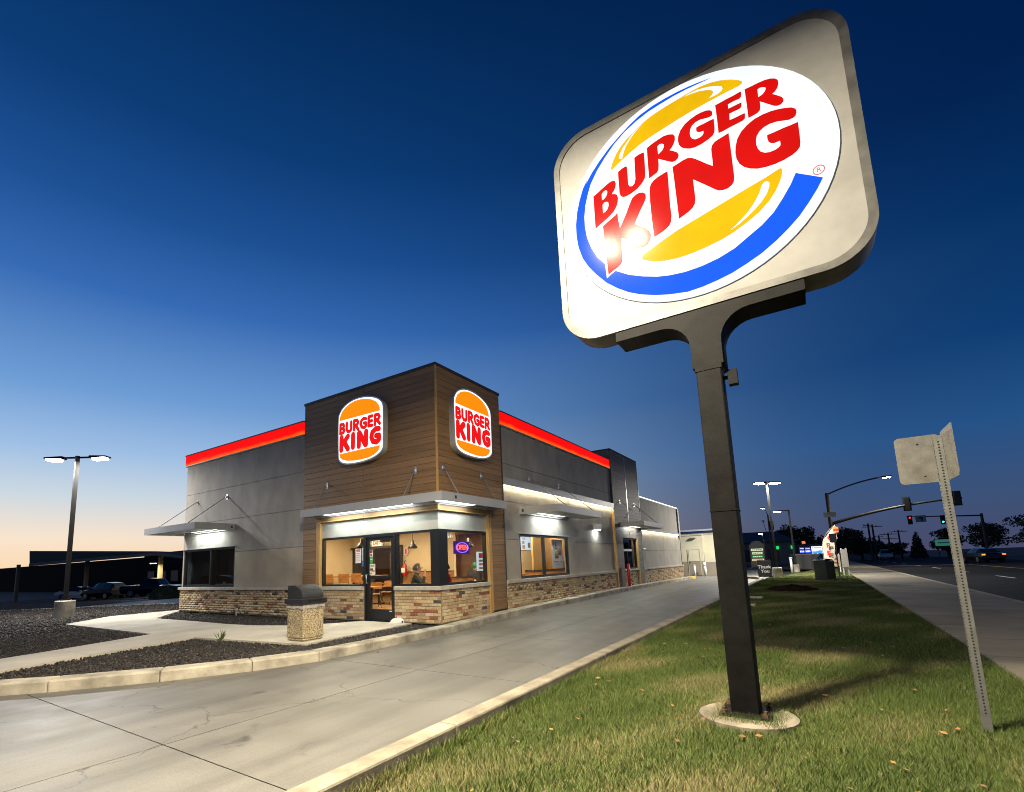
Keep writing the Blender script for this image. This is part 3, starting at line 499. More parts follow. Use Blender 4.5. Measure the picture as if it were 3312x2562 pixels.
# concrete walkway, split into slabs along its joints
walk_poly = [(-11.1, -3.65), (-5.55, -3.68), (-4.75, -5.8), (-3.95, -8.4), (-2.75, -7.45), (-3.3, -5.95), (-3.85, -3.58), (-.63, -3.2), (-.86, -.03), (-2.55, -.03), (-2.8, -.53), (-3.2, -1.0), (-3.75, -1.43), (-4.6, -1.7), (-5.6, -1.8), (-7.45, -1.72), (-10.0, -1.68), (-12.14, -.05), (-12.14, 9), (-12.9, 9), (-12.85, -1.9)]
walk = thing('walkway', None, None, (0, 0, 0)); walk['kind'] = 'structure'
bm = bmesh.new()
vs = [bm.verts.new((x, y, 0)) for x, y in walk_poly]
bm.faces.new(vs)
for co, no in [((x, 0, 0), (1, .12, 0)) for x in (-2.3, -3.9, -5.6, -7.2, -8.8, -10.4)] + [((0, y, 0), (-.05, 1, 0)) for y in (-2.55, -5.4, -6.9, 1.5, 4.0, 6.5)]:
    bmesh.ops.bisect_plane(bm, geom=list(bm.verts) + list(bm.edges) + list(bm.faces), dist=1e-4, plane_co=co, plane_no=no)
for f in bm.faces:
    c = f.calc_center_median(); pts = []
    if f.calc_area() < .01: continue
    vv = [v.co.copy() for v in f.verts]
    for v in vv:
        d = (v - c); pts.append(v - d.normalized() * .005)
    MB().hull8([(p.x, p.y, -.13) for p in pts], [(p.x, p.y, .0) for p in pts]).build('slab', concrete, walk)
bm.free()

# lawn strip, public pavement and road
LAWN = [(4.56, -24), (8.9, -24), (8.9, 46), (7.0, 46), (6.2, 36), (5.6, 34), (5.3, 29), (4.56, 27), (4.5, 25.2)]
sheet('lawn', LAWN, -.135, lawn_base)
pav = thing('pavement', None, None, (0, 0, 0)); pav['kind'] = 'structure'
MB().box(8.9, 11.5, -24, 120, -.4, -.092).build('pavement_base', concrete_d, pav)
pavm = M('pavement_concrete', (.16, .143, .113), .9, spec=.2, var=.22, vs=.8, bump=.2, bs=60, det=9, rnd=.07)
ys = [-12 + 1.75 * i for i in range(34)]
for a, b in zip(ys[:-1], ys[1:]):
    MB().box(8.905, 11.33, a + .006, b - .006, -.2, -.08).build('paving_slab', pavm, pav)
MB().box(11.345, 11.5, -24, 56, -.4, -.075).build('kerb_stone', concrete_d, pav, bevel=.02)
road = sheet('road', [(11.5, -120), (26, -120), (26, 400), (11.5, 400)], -.21, asphalt)
cross = sheet('cross_street', [(-160, 57), (11.4, 57), (11.4, 72), (-160, 72)], -.2095, asphalt)
sheet('forecourt', [(4.5, 46.8), (11.4, 46.8), (11.4, 57), (-60, 57), (-60, 47.3), (4.5, 47.3)], -.175, asphalt)
for i in range(12):
    y = 8 + i * 9
    MB().box(15.0, 15.12, y, y + 3.2, -.206, -.204).build('lane_line', paint_w, road)
MB().box(18.7, 18.84, -20, 56, -.206, -.204).build('centre_line', M('road_yellow', (.45, .30, .04), .7), road)
MB().box(11.9, 18.5, 55.0, 55.4, -.206, -.204).build('stop_line', paint_w, road)

# gravel: dark lava rock, tens of thousands of stones
def inside(poly, x, y):
    px = np.array([p[0] for p in poly]); py = np.array([p[1] for p in poly]); r = np.zeros(len(x), bool); j = len(px) - 1
    for i in range(len(px)):
        c = ((py[i] > y) != (py[j] > y)) & (x < (px[j] - px[i]) * (y - py[i]) / (py[j] - py[i] + 1e-12) + px[i])
        r ^= c; j = i
    return r
cube_v = np.array([(-1, -1, -1), (1, -1, -1), (1, 1, -1), (-1, 1, -1), (-1, -1, 1), (1, -1, 1), (1, 1, 1), (-1, 1, 1)], float)
cube_f = np.array([(0, 3, 2, 1), (4, 5, 6, 7), (0, 1, 5, 4), (1, 2, 6, 5), (2, 3, 7, 6), (3, 0, 4, 7)])
def np_mesh(name, V, F, mats, mi=None):
    me = bpy.data.meshes.new(name); k = F.shape[1]
    me.vertices.add(len(V)); me.vertices.foreach_set('co', V.astype(np.float32).ravel())
    me.loops.add(F.size); me.loops.foreach_set('vertex_index', F.astype(np.int32).ravel())
    me.polygons.add(len(F)); me.polygons.foreach_set('loop_start', np.arange(0, F.size, k, dtype=np.int32)); me.polygons.foreach_set('loop_total', np.full(len(F), k, np.int32))
    for m in mats: me.materials.append(m)
    if mi is not None: me.polygons.foreach_set('material_index', mi.astype(np.int32))
    me.update(calc_edges=True); me.validate()
    return me
def stones(name, n, x0, x1, y0, y1, smin, smax, seed):
    r = np.random.default_rng(seed)
    x = r.uniform(x0, x1, n); y = r.uniform(y0, y1, n)
    ok = inside(isl, x, y) & ~inside(walk_poly, x, y) & ~((x > -12.15) & (y > -.04)) 
    x, y = x[ok], y[ok]; n = len(x)
    s = r.uniform(smin, smax, n) ** 1.0
    V = cube_v[None] * (r.uniform(.45, 1, (n, 8, 1))) * r.uniform(.6, 1.1, (n, 1, 3)) * s[:, None, None] * .75
    a = r.uniform(0, 2 * PI, (n, 3)); ca, sa = np.cos(a), np.sin(a)
    for (i, j, k) in ((0, 1, 0), (1, 2, 1), (0, 2, 2)):
        vi = V[:, :, i] * ca[:, k, None] - V[:, :, j] * sa[:, k, None]; vj = V[:, :, i] * sa[:, k, None] + V[:, :, j] * ca[:, k, None]
        V[:, :, i], V[:, :, j] = vi, vj
    V[:, :, 0] += x[:, None]; V[:, :, 1] += y[:, None]; V[:, :, 2] += (-.05 + s * .25)[:, None] + r.uniform(-.006, .012, n)[:, None]
    F = (cube_f[None] + (np.arange(n) * 8)[:, None, None]).reshape(-1, 4)
    mi = np.repeat(r.choice(4, n, p=[.52, .3, .15, .03]), 6)
    return V.reshape(-1, 3), F, mi
stm = [M('rock_dark', (.022, .020, .019), .9), M('rock_brown', (.040, .031, .026), .9), M('rock_grey', (.06, .057, .057), .85), M('rock_tan', (.13, .105, .075), .85)]
parts = [stones('a', 66000, -9, .1, -9.5, 0, .012, .029, 1), stones('b', 26000, -24, -9, -9, 5, .02, .045, 2), stones('c', 7000, -.9, .06, -4.2, 0, .014, .03, 3)]
Vs, Fs, Ms, o = [], [], [], 0
for V, F, mi in parts:
    Vs.append(V); Fs.append(F + o); Ms.append(mi); o += len(V)
g = link('gravel', np_mesh('gravel', np.vstack(Vs), np.vstack(Fs), stm, np.concatenate(Ms)))
tag(g, 'dark lava rock gravel filling the planting beds around the walkway', 'gravel', kind='stuff')

# grass: short blades, dense near the camera
def blades(n, x0, x1, y0, y1, h0, h1, w, seed):
    r = np.random.default_rng(seed)
    x = r.uniform(x0, x1, n); y = r.uniform(y0, y1, n)
    ok = inside(LAWN, x, y) & (((x - 6.25) / .85) ** 2 + ((y - 15.2) / 1.3) ** 2 + r.uniform(-.35, .35, n) > 1)
    x, y = x[ok], y[ok]; n = len(x)
    patch = np.sin(x * 2.1 + 1.3 * np.sin(y * 1.1)) + np.sin(y * 1.7 + x) + .8 * np.sin(x * 5.3 - y * 3.1) + r.normal(0, .7, n)
    a = r.uniform(0, 2 * PI, n); h = r.uniform(h0, h1, n); le = r.uniform(.2, .9, n) * h; la = r.uniform(0, 2 * PI, n); ww = w * r.uniform(.6, 1.2, n)
    V = np.zeros((n, 3, 3))
    V[:, 0] = np.c_[x - np.cos(a) * ww, y - np.sin(a) * ww, np.full(n, -.136)]
    V[:, 1] = np.c_[x + np.cos(a) * ww, y + np.sin(a) * ww, np.full(n, -.136)]
    V[:, 2] = np.c_[x + np.cos(la) * le, y + np.sin(la) * le, -.136 + h]
    mi = np.where(patch > .8, 2, np.where(patch > -.5, 0, 1)); mi = np.where(r.uniform(0, 1, n) < .12, 3, mi)
    return V.reshape(-1, 3), np.arange(n * 3).reshape(-1, 3), mi
gm = [M('grass_mid', (.092, .132, .030), .7, spec=.2), M('grass_deep', (.07, .105, .024), .7, spec=.2), M('grass_straw', (.23, .205, .095), .8, spec=.2), M('grass_pale', (.13, .15, .045), .75, spec=.2)]
bl = [blades(300000, 4.56, 8.9, -8.6, -2, .025, .06, .0035, 11), blades(170000, 4.56, 8.9, -2, 6, .03, .06, .005, 12), blades(110000, 4.56, 8.9, 6, 20, .03, .06, .009, 13), blades(70000, 4.56, 8.9, 20, 46, .04, .07, .016, 14), blades(60000, 4.5, 8.9, -14, -8.6, .025, .06, .004, 15), blades(26000, 4.575, 4.66, -8, 24, .05, .12, .004, 16), blades(16000, 8.82, 8.9, -8, 24, .05, .10, .004, 17), blades(9000, 6.3, 6.85, -4.2, -3.5, .05, .11, .004, 18)]
Vs, Fs, Ms, o = [], [], [], 0
for V, F, mi in bl:
    Vs.append(V); Fs.append(F + o); Ms.append(mi); o += len(V)
g = link('grass', np_mesh('grass', np.vstack(Vs), np.vstack(Fs), gm, np.concatenate(Ms)))
tag(g, 'short green and straw coloured grass of the verge strip', 'grass', kind='stuff')
# bare earth mound in the lawn
mb = MB(); r = random.Random(5); nr, na = 7, 26
for i in range(nr):
    for k in range(na):
        t = 2 * PI * k / na; q = i / (nr - 1)
        z = -.12 + .17 * (1 - q) ** .8 + r.uniform(-.03, .06) * (q < .99) - .012 * (q > .99)
        mb.v.append((6.25 + math.cos(t) * .95 * q * r.uniform(.88, 1.1), 15.2 + math.sin(t) * 1.5 * q * r.uniform(.88, 1.1), z))
for i in range(nr - 1):
    for k in range(na):
        a = i * na + k; b = i * na + (k + 1) % na; mb.f.append((a, b, b + na, a + na)); mb.m.append(0)
tag(mb.build('earth_mound', M('bare_earth', (.028, .018, .012), 1.0, spec=0.0, var=.5, vs=7, bump=1.0, bs=22), org=(6.25, 15.2, -.13)), 'low mound of bare brown earth in the lawn', 'mound')
for (x, y, lb) in ((5.45, 10.4, 'flat concrete valve cover in the grass, the farther one from the pole'), (5.5, 7.5, 'flat concrete valve cover in the grass, the nearer one to the pole')):
    o = MB().box(x - .32, x + .12, y - .2, y + .2, -.15, -.07).build('valve_cover', concrete_k, org=(x, y, -.13), bevel=.01)
    tag(o, lb, 'cover', 'valve covers in the lawn')

# fallen leaves on the verge and in the gutter
r = np.random.default_rng(77); n = 420
x = np.concatenate([r.uniform(4.6, 8.8, n - 120), r.uniform(4.15, 4.37, 60), r.uniform(.42, .7, 60)]); y = np.concatenate([r.uniform(-8, 16, n - 120), r.uniform(-8, 14, 60), r.uniform(-3, 14, 60)])
z = np.where(x > 4.5, -.085, np.array([dz(a, b) + .012 for a, b in zip(x, y)]))
a = r.uniform(0, 2 * PI, n); s = r.uniform(.018, .036, n); V = np.zeros((n, 4, 3))
for k, (l, w_, h_) in enumerate(((-1, 0, 0), (0, -.55, .2), (1, 0, .1), (0, .55, -.05))):
    V[:, k] = np.c_[x + s * (l * np.cos(a) - w_ * np.sin(a)), y + s * (l * np.sin(a) + w_ * np.cos(a)), z + s * h_ * r.uniform(.5, 2, n)]
g = link('fallen_leaves', np_mesh('fallen_leaves', V.reshape(-1, 3), np.arange(n * 4).reshape(-1, 4), [M('leaf_orange', (.30, .13, .035), .8), M('leaf_brown', (.14, .075, .03), .8)], r.integers(0, 2, n)))
tag(g, 'small dry orange and brown leaves scattered over the verge and gutter', 'leaves', kind='stuff')
# ================================================================== THE RESTAURANT
H_T = 6.3
rest = thing('restaurant', 'single storey restaurant with wood clad corner tower, grey panels and brick base', 'building', (0, 0, 0))
# --- core shell behind the cladding
sh = MB()
sh.box(-12.08, -5.04, .06, .22, 0, .87); sh.box(-12.08, -12.0, .06, .22, .87, 2.2); sh.box(-8.66, -5.04, .06, .22, .87, 2.2); sh.box(-12.08, -5.04, .06, .22, 2.2, 5.7)   # front left
sh.box(-.22, -.06, 2.985, 3.92, 0, 5.7); sh.box(-.22, -.06, 7.48, 12.4, 0, 5.7); sh.box(-.22, -.06, 3.92, 7.48, 0, .87); sh.box(-.22, -.06, 3.92, 7.48, 2.2, 5.7)            # right
sh.box(-12.08, -11.9, .22, 25, 0, 5.7); sh.box(-12.08, -.06, 25, 25.3, 0, 4.5)                                                                                       # far sides
sh.box(-12, -.1, .3, 12.4, 5.2, 5.3); sh.box(-12, -.1, 12.4, 25, 4.3, 4.4)                                                                                            # roof decks
sh.box(-.22, -.06, 16.4, 25.3, 0, 4.5)
sh.build('wall_core', M('core_wall', (.3, .28, .25), .8), rest)

def panel_band(o0, o1, z0, z1, opening, emit):
    """split one stucco course around an opening; emit(a0,a1,b0,b1)"""
    g = .006
    if opening and z0 < opening[3] - .01 and z1 > opening[2] + .01:
        a0, a1, b0, b1 = opening
        if a0 - o0 > .05: emit(o0 + g, a0, z0 + g, z1 - g)
        if o1 - a1 > .05: emit(a1, o1 - g, z0 + g, z1 - g)
        if z1 - b1 > .02: emit(a0, a1, max(b1, z0 + g), z1 - g)
        if b0 - z0 > .02: emit(a0, a1, z0 + g, b0)
    else:
        emit(o0 + g, o1 - g, z0 + g, z1 - g)
def front_panels(x0, x1, zs, op):
    for za, zb in zip(zs[:-1], zs[1:]):
        panel_band(x0, x1, za, zb, op, lambda a, b, c, d: MB().box(a, b, .035, .06, c, d).build('stucco_panel', stucco_tan if c < 1.9 else stucco, rest))
def side_panels(y0, y1, zs, op, xf=-.035):
    for za, zb in zip(zs[:-1], zs[1:]):
        panel_band(y0, y1, za, zb, op, lambda a, b, c, d: MB().box(xf - .025, xf, a, b, c, d).build('stucco_panel', stucco_tan if c < 1.9 and a < 12.5 else stucco, rest))
front_panels(-12.1, -5.04, [.86, 2.015, 3.124, 4.24, 5.36], (-12.03, -8.65, .87, 2.2))
side_panels(2.99, 12.4, [.86, 2.015, 3.124, 4.24, 5.36], (3.92, 7.48, .87, 2.2))
side_panels(16.4, 25.3, [.86, 1.75, 2.78, 4.5], None)
for za, zb in ((.0, .86), (.86, 2.015), (2.015, 3.124), (3.124, 4.24), (4.24, 5.36)):
    MB().box(-12.1, -12.085, .04, 12, za + .006, zb - .006).build('stucco_panel', stucco, rest)
MB().box(-.12, -.02, 16.35, 25.35, 4.5, 4.56).build('parapet_cap', M('cap_light', (.8, .8, .78), .5, emit=(1, .95, .85), es=.9), rest)

# --- illuminated red parapet band
def red_mat():
    m = bpy.data.materials.new('red_light_band'); m.use_nodes = True; t = m.node_tree; N = t.nodes; L = t.links
    b = N['Principled BSDF']; b.inputs['Base Color'].default_value = (.10, .003, .002, 1); b.inputs['Roughness'].default_value = .6; b.inputs['Specular IOR Level'].default_value = .05
    c = N.new('ShaderNodeTexCoord'); s = N.new('ShaderNodeSeparateXYZ'); L.new(c.outputs['Object'], s.inputs[0])
    mr = N.new('ShaderNodeMapRange'); L.new(s.outputs['Z'], mr.inputs['Value']); mr.inputs['From Min'].default_value = 5.37; mr.inputs['From Max'].default_value = 5.68
    no = N.new('ShaderNodeTexNoise'); no.inputs['Scale'].default_value = 1.6; L.new(c.outputs['Object'], no.inputs['Vector'])
    ad = N.new('ShaderNodeMath'); ad.operation = 'MULTIPLY_ADD'; L.new(no.outputs['Fac'], ad.inputs[0]); ad.inputs[1].default_value = -.35; L.new(mr.outputs[0], ad.inputs[2])
    ad2 = N.new('ShaderNodeMath'); ad2.operation = 'ADD'; ad2.inputs[1].default_value = .17; L.new(ad.outputs[0], ad2.inputs[0])
    r = N.new('ShaderNodeValToRGB'); e = r.color_ramp.elements; e[0].color = (1.0, .13, .006, 1); e[1].color = (.95, .003, .002, 1); e[0].position = -.0; e[1].position = .42
    L.new(ad2.outputs[0], r.inputs[0]); L.new(r.outputs[0], b.inputs['Emission Color']); b.inputs['Emission Strength'].default_value = 1.1
    return m
redm = red_mat(); MATS['red_light_band'] = redm
cope = M('coping_dark', (.05, .05, .055), .5)
for nm, args in (('front', (-12.14, -5.045, -.03, .06)), ):
    MB().box(args[0], args[1], args[2], args[3], 5.37, 5.755).build('light_band', redm, rest)
    MB().box(args[0] - .02, args[1], args[2] - .015, args[3] + .3, 5.755, 5.79).build('coping', cope, rest)
    MB().box(args[0] - .01, args[1], args[2] - .01, args[3], 5.345, 5.37).build('band_trim', alum, rest)
MB().box(-.06, .03, 2.99, 12.38, 5.37, 5.755).build('light_band', redm, rest)
MB().box(-.36, .045, 2.99, 12.38, 5.755, 5.79).build('coping', cope, rest)
MB().box(-.06, .04, 2.99, 12.38, 5.345, 5.37).build('band_trim', alum, rest)

# --- brick base: mortar backing + bricks; the nearest ones are single pieces
def brick_runs():
    R = []
    def run(axis, a0, a1, face, z0, zt, near):
        R.append((axis, a0, a1, face, z0, zt, near))
    run('x', -4.42, -2.555, .02, .02, .768, True)
    run('x', -1.455, -.012, .02, .02, .768, True)
    run('y', .03, 2.215, -.02, .02, .768, True)
    run('y', 2.99, 12.3, .03, .02, .768, False)
    run('x', -12.12, -5.04, -.01, .02, .768, False)
    run('y', 13.4, 15.55, .0, .12, .80, False)
    run('y', 16.4, 25.3, .03, .06, .78, False)
    return R
BL, BH, BT = .236, .065, .05
bmesh_full = [boxmesh('brick', BL, BT, BH, m, .004) for m in BRK]
bmesh_half = [boxmesh('brick_half', BL / 2 - .006, BT, BH, m, .004) for m in BRK]
n_single = 0
rest_V, rest_F, rest_M = [], [], []
rb = random.Random(3)
for axis, a0, a1, face, z0, zt, near in brick_runs():
    nm = 'brick_wall'
    mbk = MB()
    if axis == 'x': mbk.box(a0, a1, face + .012, face + .06, max(0, z0 - .12), zt)
    else: mbk.box(face - .06, face - .012, a0, a1, max(0, z0 - .12), zt)
    bw = mbk.build(nm, mortar, rest)
    nrow = int(round((zt - z0) / .0748))
    for rI in range(nrow):
        z = z0 + (rI + .5) * (zt - z0) / nrow
        a = a0 - (BL / 2 if rI % 2 else 0)
        while a < a1 - .03:
            s, e = max(a, a0), min(a + BL, a1)
            ln = e - s
            if ln > .04:
                mi = rb.choices(range(6), BW)[0]; c = (s + e) / 2; dp = rb.uniform(-.003, .003)
                single = (near or (axis == 'y' and 2.9 < face + c < 5.2 and a0 < 3.5 and c < 5.0)) and n_single < 300
                if single:
                    if abs(ln - BL) < .004: me = bmesh_full[mi]; sc = 1
                    elif abs(ln - BL / 2) < .02: me = bmesh_half[mi]; sc = 1
                    else: me = bmesh_full[mi]; sc = (ln - .006) / BL
                    if axis == 'x': o = link('brick', me, bw, (c, face + BT / 2 + dp, z))
                    else: o = link('brick', me, bw, (face - BT / 2 + dp, c, z), (0, 0, PI / 2))
                    if sc != 1: o.scale = (sc, 1, 1)
                    n_single += 1
                else:
                    n = sum(len(v) for v in rest_V); h = (ln - .010) / 2
                    if axis == 'x': v = cube_v * np.array([h, BT / 2, BH / 2]) + np.array([c, face + BT / 2 + dp, z])
                    else: v = cube_v * np.array([BT / 2, h, BH / 2]) + np.array([face - BT / 2 + dp, c, z])
                    rest_V.append(v); rest_F.append(cube_f + n); rest_M += [mi] * 6
            a += BL + .010
o = link('brickwork', np_mesh('brickwork', np.vstack(rest_V), np.vstack(rest_F), BRK, np.array(rest_M)), rest)
o['kind'] = 'stuff'
# --- stone sills
def sill(*b): MB().box(*b).build('sill', limestone, rest, bevel=.006)
sill(-12.18, -5.045, -.06, .06, .768, .862)
sill(-4.27, -2.56, -.02, .12, .768, .862)
sill(-1.445, .02, -.02, .12, .768, .862); sill(-.12, .022, .12, 2.2, .768, .8625)
sill(-.06, .07, 2.99, 12.3, .768, .862); sill(-.06, .06, 13.4, 15.55, .80, .875); sill(-.06, .07, 16.4, 25.3, .78, .862)

# --- wood plank cladding of the corner tower
def planks(axis, a0, a1, seams, z0, z1, face, mat, ph=.16):
    n = int(round((z1 - z0) / ph)); h = (z1 - z0) / n
    cuts = [a0] + seams + [a1]
    for c0, c1 in zip(cuts[:-1], cuts[1:]):
        L = c1 - c0 - .006
        me = boxmesh('plank', L, .022, h - .005, mat, .002)
        for i in range(n):
            z = z0 + (i + .5) * h
            if axis == 'x': link('plank', me, rest, ((c0 + c1) / 2, face + .011, z))
            else: link('plank', me, rest, (face - .011, (c0 + c1) / 2, z), (0, 0, PI / 2))
tw = MB()
tw.box(-5.03, -.05, .02, .12, 2.75, H_T - .02); tw.box(-.12, -.022, .12, 2.97, 2.75, H_T - .02); tw.box(-5.03, -4.42, .022, .12, 0, 2.75); tw.box(-.12, -.022, 2.24, 2.97, .05, 2.75)
tw.box(-5.03, -4.93, .12, 2.9, 5.3, H_T - .02); tw.box(-4.93, -.12, 2.87, 2.97, 5.3, H_T - .02); tw.box(-4.93, -.12, .12, 2.87, 5.9, 5.96)
tw.box(-5.03, -.05, .12, .3, 2.75, 3.2); tw.box(-.3, -.12, .3, 2.97, 2.75, 3.2)
tw.build('tower_core', M('tower_core', (.09, .06, .035), .8), rest)
planks('x', -5.04, -.03, [-2.52], 2.66, H_T - .05, .0, plank_m)
planks('y', .03, 2.985, [], 2.66, H_T - .05, .0, plank_m)
planks('x', -5.04, -4.44, [], .04, 2.66, .0, plank_m)
planks('y', 2.26, 2.985, [], .10, 2.66, .0, plank_m)
MB().box(-.035, .008, -.008, .035, 2.655, H_T - .05).build('corner_trim', trim_w, rest)
MB().box(-5.06, .02, -.02, .0, H_T - .06, H_T + .01).build('tower_cap', M('cap_brown', (.055, .037, .026), .5), rest)
MB().box(.0, .02, .0, 3.0, H_T - .06, H_T + .0102).build('tower_cap', MATS['cap_brown'], rest)
MB().box(-5.06, .0, .0, .14, H_T - .02, H_T + .0098).build('tower_cap', MATS['cap_brown'], rest)
MB().box(-.14, .0, .14, 3.0, H_T - .02, H_T + .0096).build('tower_cap', MATS['cap_brown'], rest)
MB().box(-.04, .012, 2.985, 3.03, .1, 5.34).build('reveal_flashing', M('reveal', (.05, .052, .058), .5), rest)
# opening trims of the recess
for x in (-4.43, -4.345): MB().box(x, x + .07, -.012, .1, .0, 2.645).build('opening_trim', trim_w, rest)
for y in (2.18, 2.262): MB().box(-.1, .012, y - .035, y + .03, .06, 2.645).build('opening_trim', trim_w, rest)
MB().box(-4.43, .01, -.01, .1, 2.645, 2.665).build('opening_soffit', trim_w, rest); MB().box(-.1, .0102, .1, 2.29, 2.6448, 2.6648).build('opening_soffit', trim_w, rest)
MB().box(-5.05, -4.44, -.015, .02, 0, .04).build('base_flashing', dark_alu, rest); MB().box(-.02, .02, 2.26, 2.99, .03, .10).build('base_flashing', dark_alu, rest)
# pale header panel over the glazing
MB().box(-4.275, -.075, .075, .14, 2.2, 2.645).build('header_panel', stucco_pale, rest); MB().box(-.14, -.075, .1402, 2.15, 2.2, 2.6448).build('header_panel', stucco_pale, rest)

# --- storefront glazing
def window_xz(x0, x1, z0, z1, y, mull=(), name='window', fw=.055, gm_=None):
    fr = MB(); d = .1
    fr.box(x0, x1, y, y + d, z0, z0 + fw); fr.box(x0, x1, y, y + d, z1 - fw, z1); fr.box(x0, x0 + fw, y, y + d, z0 + fw, z1 - fw); fr.box(x1 - fw, x1, y, y + d, z0 + fw, z1 - fw)
    for m in mull: fr.box(m - fw / 2, m + fw / 2, y, y + d, z0 + fw, z1 - fw)
    w = fr.build(name, dark_alu, rest)
    e = [x0] + list(mull) + [x1]
    for a, b in zip(e[:-1], e[1:]): MB().box(a + fw / 2, b - fw / 2, y + .045, y + .055, z0 + fw / 2, z1 - fw / 2).build('pane', gm_ or glass_m, w)
    return w
def window_yz(y0, y1, z0, z1, x, mull=(), name='window', fw=.055):
    fr = MB(); d = .1
    fr.box(x - d, x, y0, y1, z0, z0 + fw); fr.box(x - d, x, y0, y1, z1 - fw, z1); fr.box(x - d, x, y0, y0 + fw, z0 + fw, z1 - fw); fr.box(x - d, x, y1 - fw, y1, z0 + fw, z1 - fw)
    for m in mull: fr.box(x - d, x, m - fw / 2, m + fw / 2, z0 + fw, z1 - fw)
    w = fr.build(name, dark_alu, rest)
    e = [y0] + list(mull) + [y1]
    for a, b in zip(e[:-1], e[1:]): MB().box(x - .055, x - .045, a + fw / 2, b - fw / 2, z0 + fw / 2, z1 - fw / 2).build('pane', glass_m, w)
    return w
wA = window_xz(-4.27, -2.555, .864, 2.2, .075)
wB = window_xz(-1.46, -.27, .864, 2.2, .075)
wC = window_yz(.37, 2.15, .864, 2.2, -.075)
MB().box(-.27, -.06, .07, .37, .864, 2.2).build('corner_post', dark_alu, rest)
wD = window_xz(-12.03, -8.65, .864, 2.2, .05, mull=(-10.2,), fw=.07, gm_=glass_r)
wE = window_yz(3.92, 7.48, .864, 2.2, -.045, mull=(5.58,), fw=.075)
MB().box(-12.1, -8.6, .0, .05, 2.2, 2.225).build('head_flashing', alum, rest); MB().box(-.05, .0, 3.86, 7.54, 2.2, 2.225).build('head_flashing', alum, rest)
# door
dr = MB()
dr.box(-2.555, -2.50, .06, .18, 0, 2.2); dr.box(-1.515, -1.46, .06, .18, 0, 2.2); dr.box(-2.50, -1.515, .06, .18, 2.12, 2.2); dr.box(-2.5, -1.515, .06, .18, -.005, .02)
dfr = dr.build('door_frame', dark_alu, rest)
dl = MB()
dl.box(-2.495, -2.40, .085, .135, .025, 2.115); dl.box(-1.615, -1.52, .085, .135, .025, 2.115); dl.box(-2.40, -1.615, .085, .135, 2.03, 2.115); dl.box(-2.4, -1.615, .085, .135, .025, .29); dl.box(-2.4, -1.615, .09, .13, 1.06, 1.13)
door = dl.build('door', dark_alu, rest)
MB().box(-2.41, -1.605, .105, .113, .28, 1.07).build('pane', glass_m, door); MB().box(-2.41, -1.605, .105, .1132, 1.12, 2.04).build('pane', glass_m, door)
MB().tube([(-2.455, .085, .94), (-2.455, .03, .95), (-2.44, .02, 1.05), (-2.455, .03, 1.15), (-2.455, .085, 1.16)], .014, 8).build('handle', steel, door, smooth=True)
MB().box(-2.05, -1.70, .135, .19, 1.98, 2.06).build('door_closer', dark_alu, door)
MB().box(-1.69, -1.6, .082, .085, .235, .262).build('door_label', white_p, door)

# --- canopies
light_panel = M('canopy_light', (.9, .9, .9), .4, emit=(.88, 1.0, .96), es=5.0)
def rod(parent, a, b):
    a, b = Vector(a), Vector(b)
    MB().tube([a, b], .012, 8).build('tie_rod', steel, parent)
    return
def canopy_frame(parts, name='canopy'):
    mb = MB()
    for b in parts: mb.box(*b)
    return mb.build(name, alum, rest)
cz0, cz1, t = 2.78, 2.99, .03
cT = canopy_frame([(-4.52, .5, -.5, -.5 + t, cz0, cz1), (.5 - t, .5, -.5 + t, 2.33, cz0, cz1), (-4.52, -4.52 + t, -.5 + t, .0, cz0, cz1), (.0, .5 - t, 2.33 - t, 2.33, cz0, cz1),
                   (-4.49, .47, -.47, -.01, 2.93, 2.95), (.01, .47, -.01, 2.3, 2.9302, 2.9502), (-4.49, .01, -.03, -.004, cz0, 2.93), (.004, .03, .0, 2.3, cz0, 2.93), (-4.0, .47, -.44, -.05, 2.84, 2.86), (.06, .44, -.05, 2.0, 2.8402, 2.8602)])
for x0, x1 in ((-3.85, -2.35), (-2.2, -.7)):
    MB().box(x0, x1, -.40, -.10, 2.815, 2.838).build('light_panel', light_panel, cT)
    lamp_area('canopy_lamp', ((x0 + x1) / 2, -.25, 2.80), 1.4, 17, (.90, 1, .95), rest, .25)
MB().box(.10, .40, -.35, 1.15, 2.815, 2.838).build('light_panel', light_panel, cT)
lamp_area('canopy_lamp', (.25, .4, 2.80), .25, 17, (.90, 1, .95), rest, 1.4)
def anchor(parent, p, ax):
    x, y, z = p
    if ax == 'y': MB().box(x - .035, x + .035, y - .012, y, z - .09, z + .09).box(x - .012, x + .012, y - .06, y - .012, z - .04, z + .03).build('anchor_plate', steel, parent)
    else: MB().box(x, x + .012, y - .035, y + .035, z - .09, z + .09).box(x + .012, x + .06, y - .012, y + .012, z - .04, z + .03).build('anchor_plate', steel, parent)
for x in (-3.98, -.68): anchor(cT, (x, 0, 3.68), 'y'); rod(cT, (x, -.05, 3.68), (x, -.46, 2.99))
for y in (.2, 1.88): anchor(cT, (0, y, 3.69), 'x'); rod(cT, (.05, y, 3.69), (.46, y, 2.99))
MB().box(.5, .505, .0, .06, 2.86, 2.93).build('maker_plate', blackp, cT)
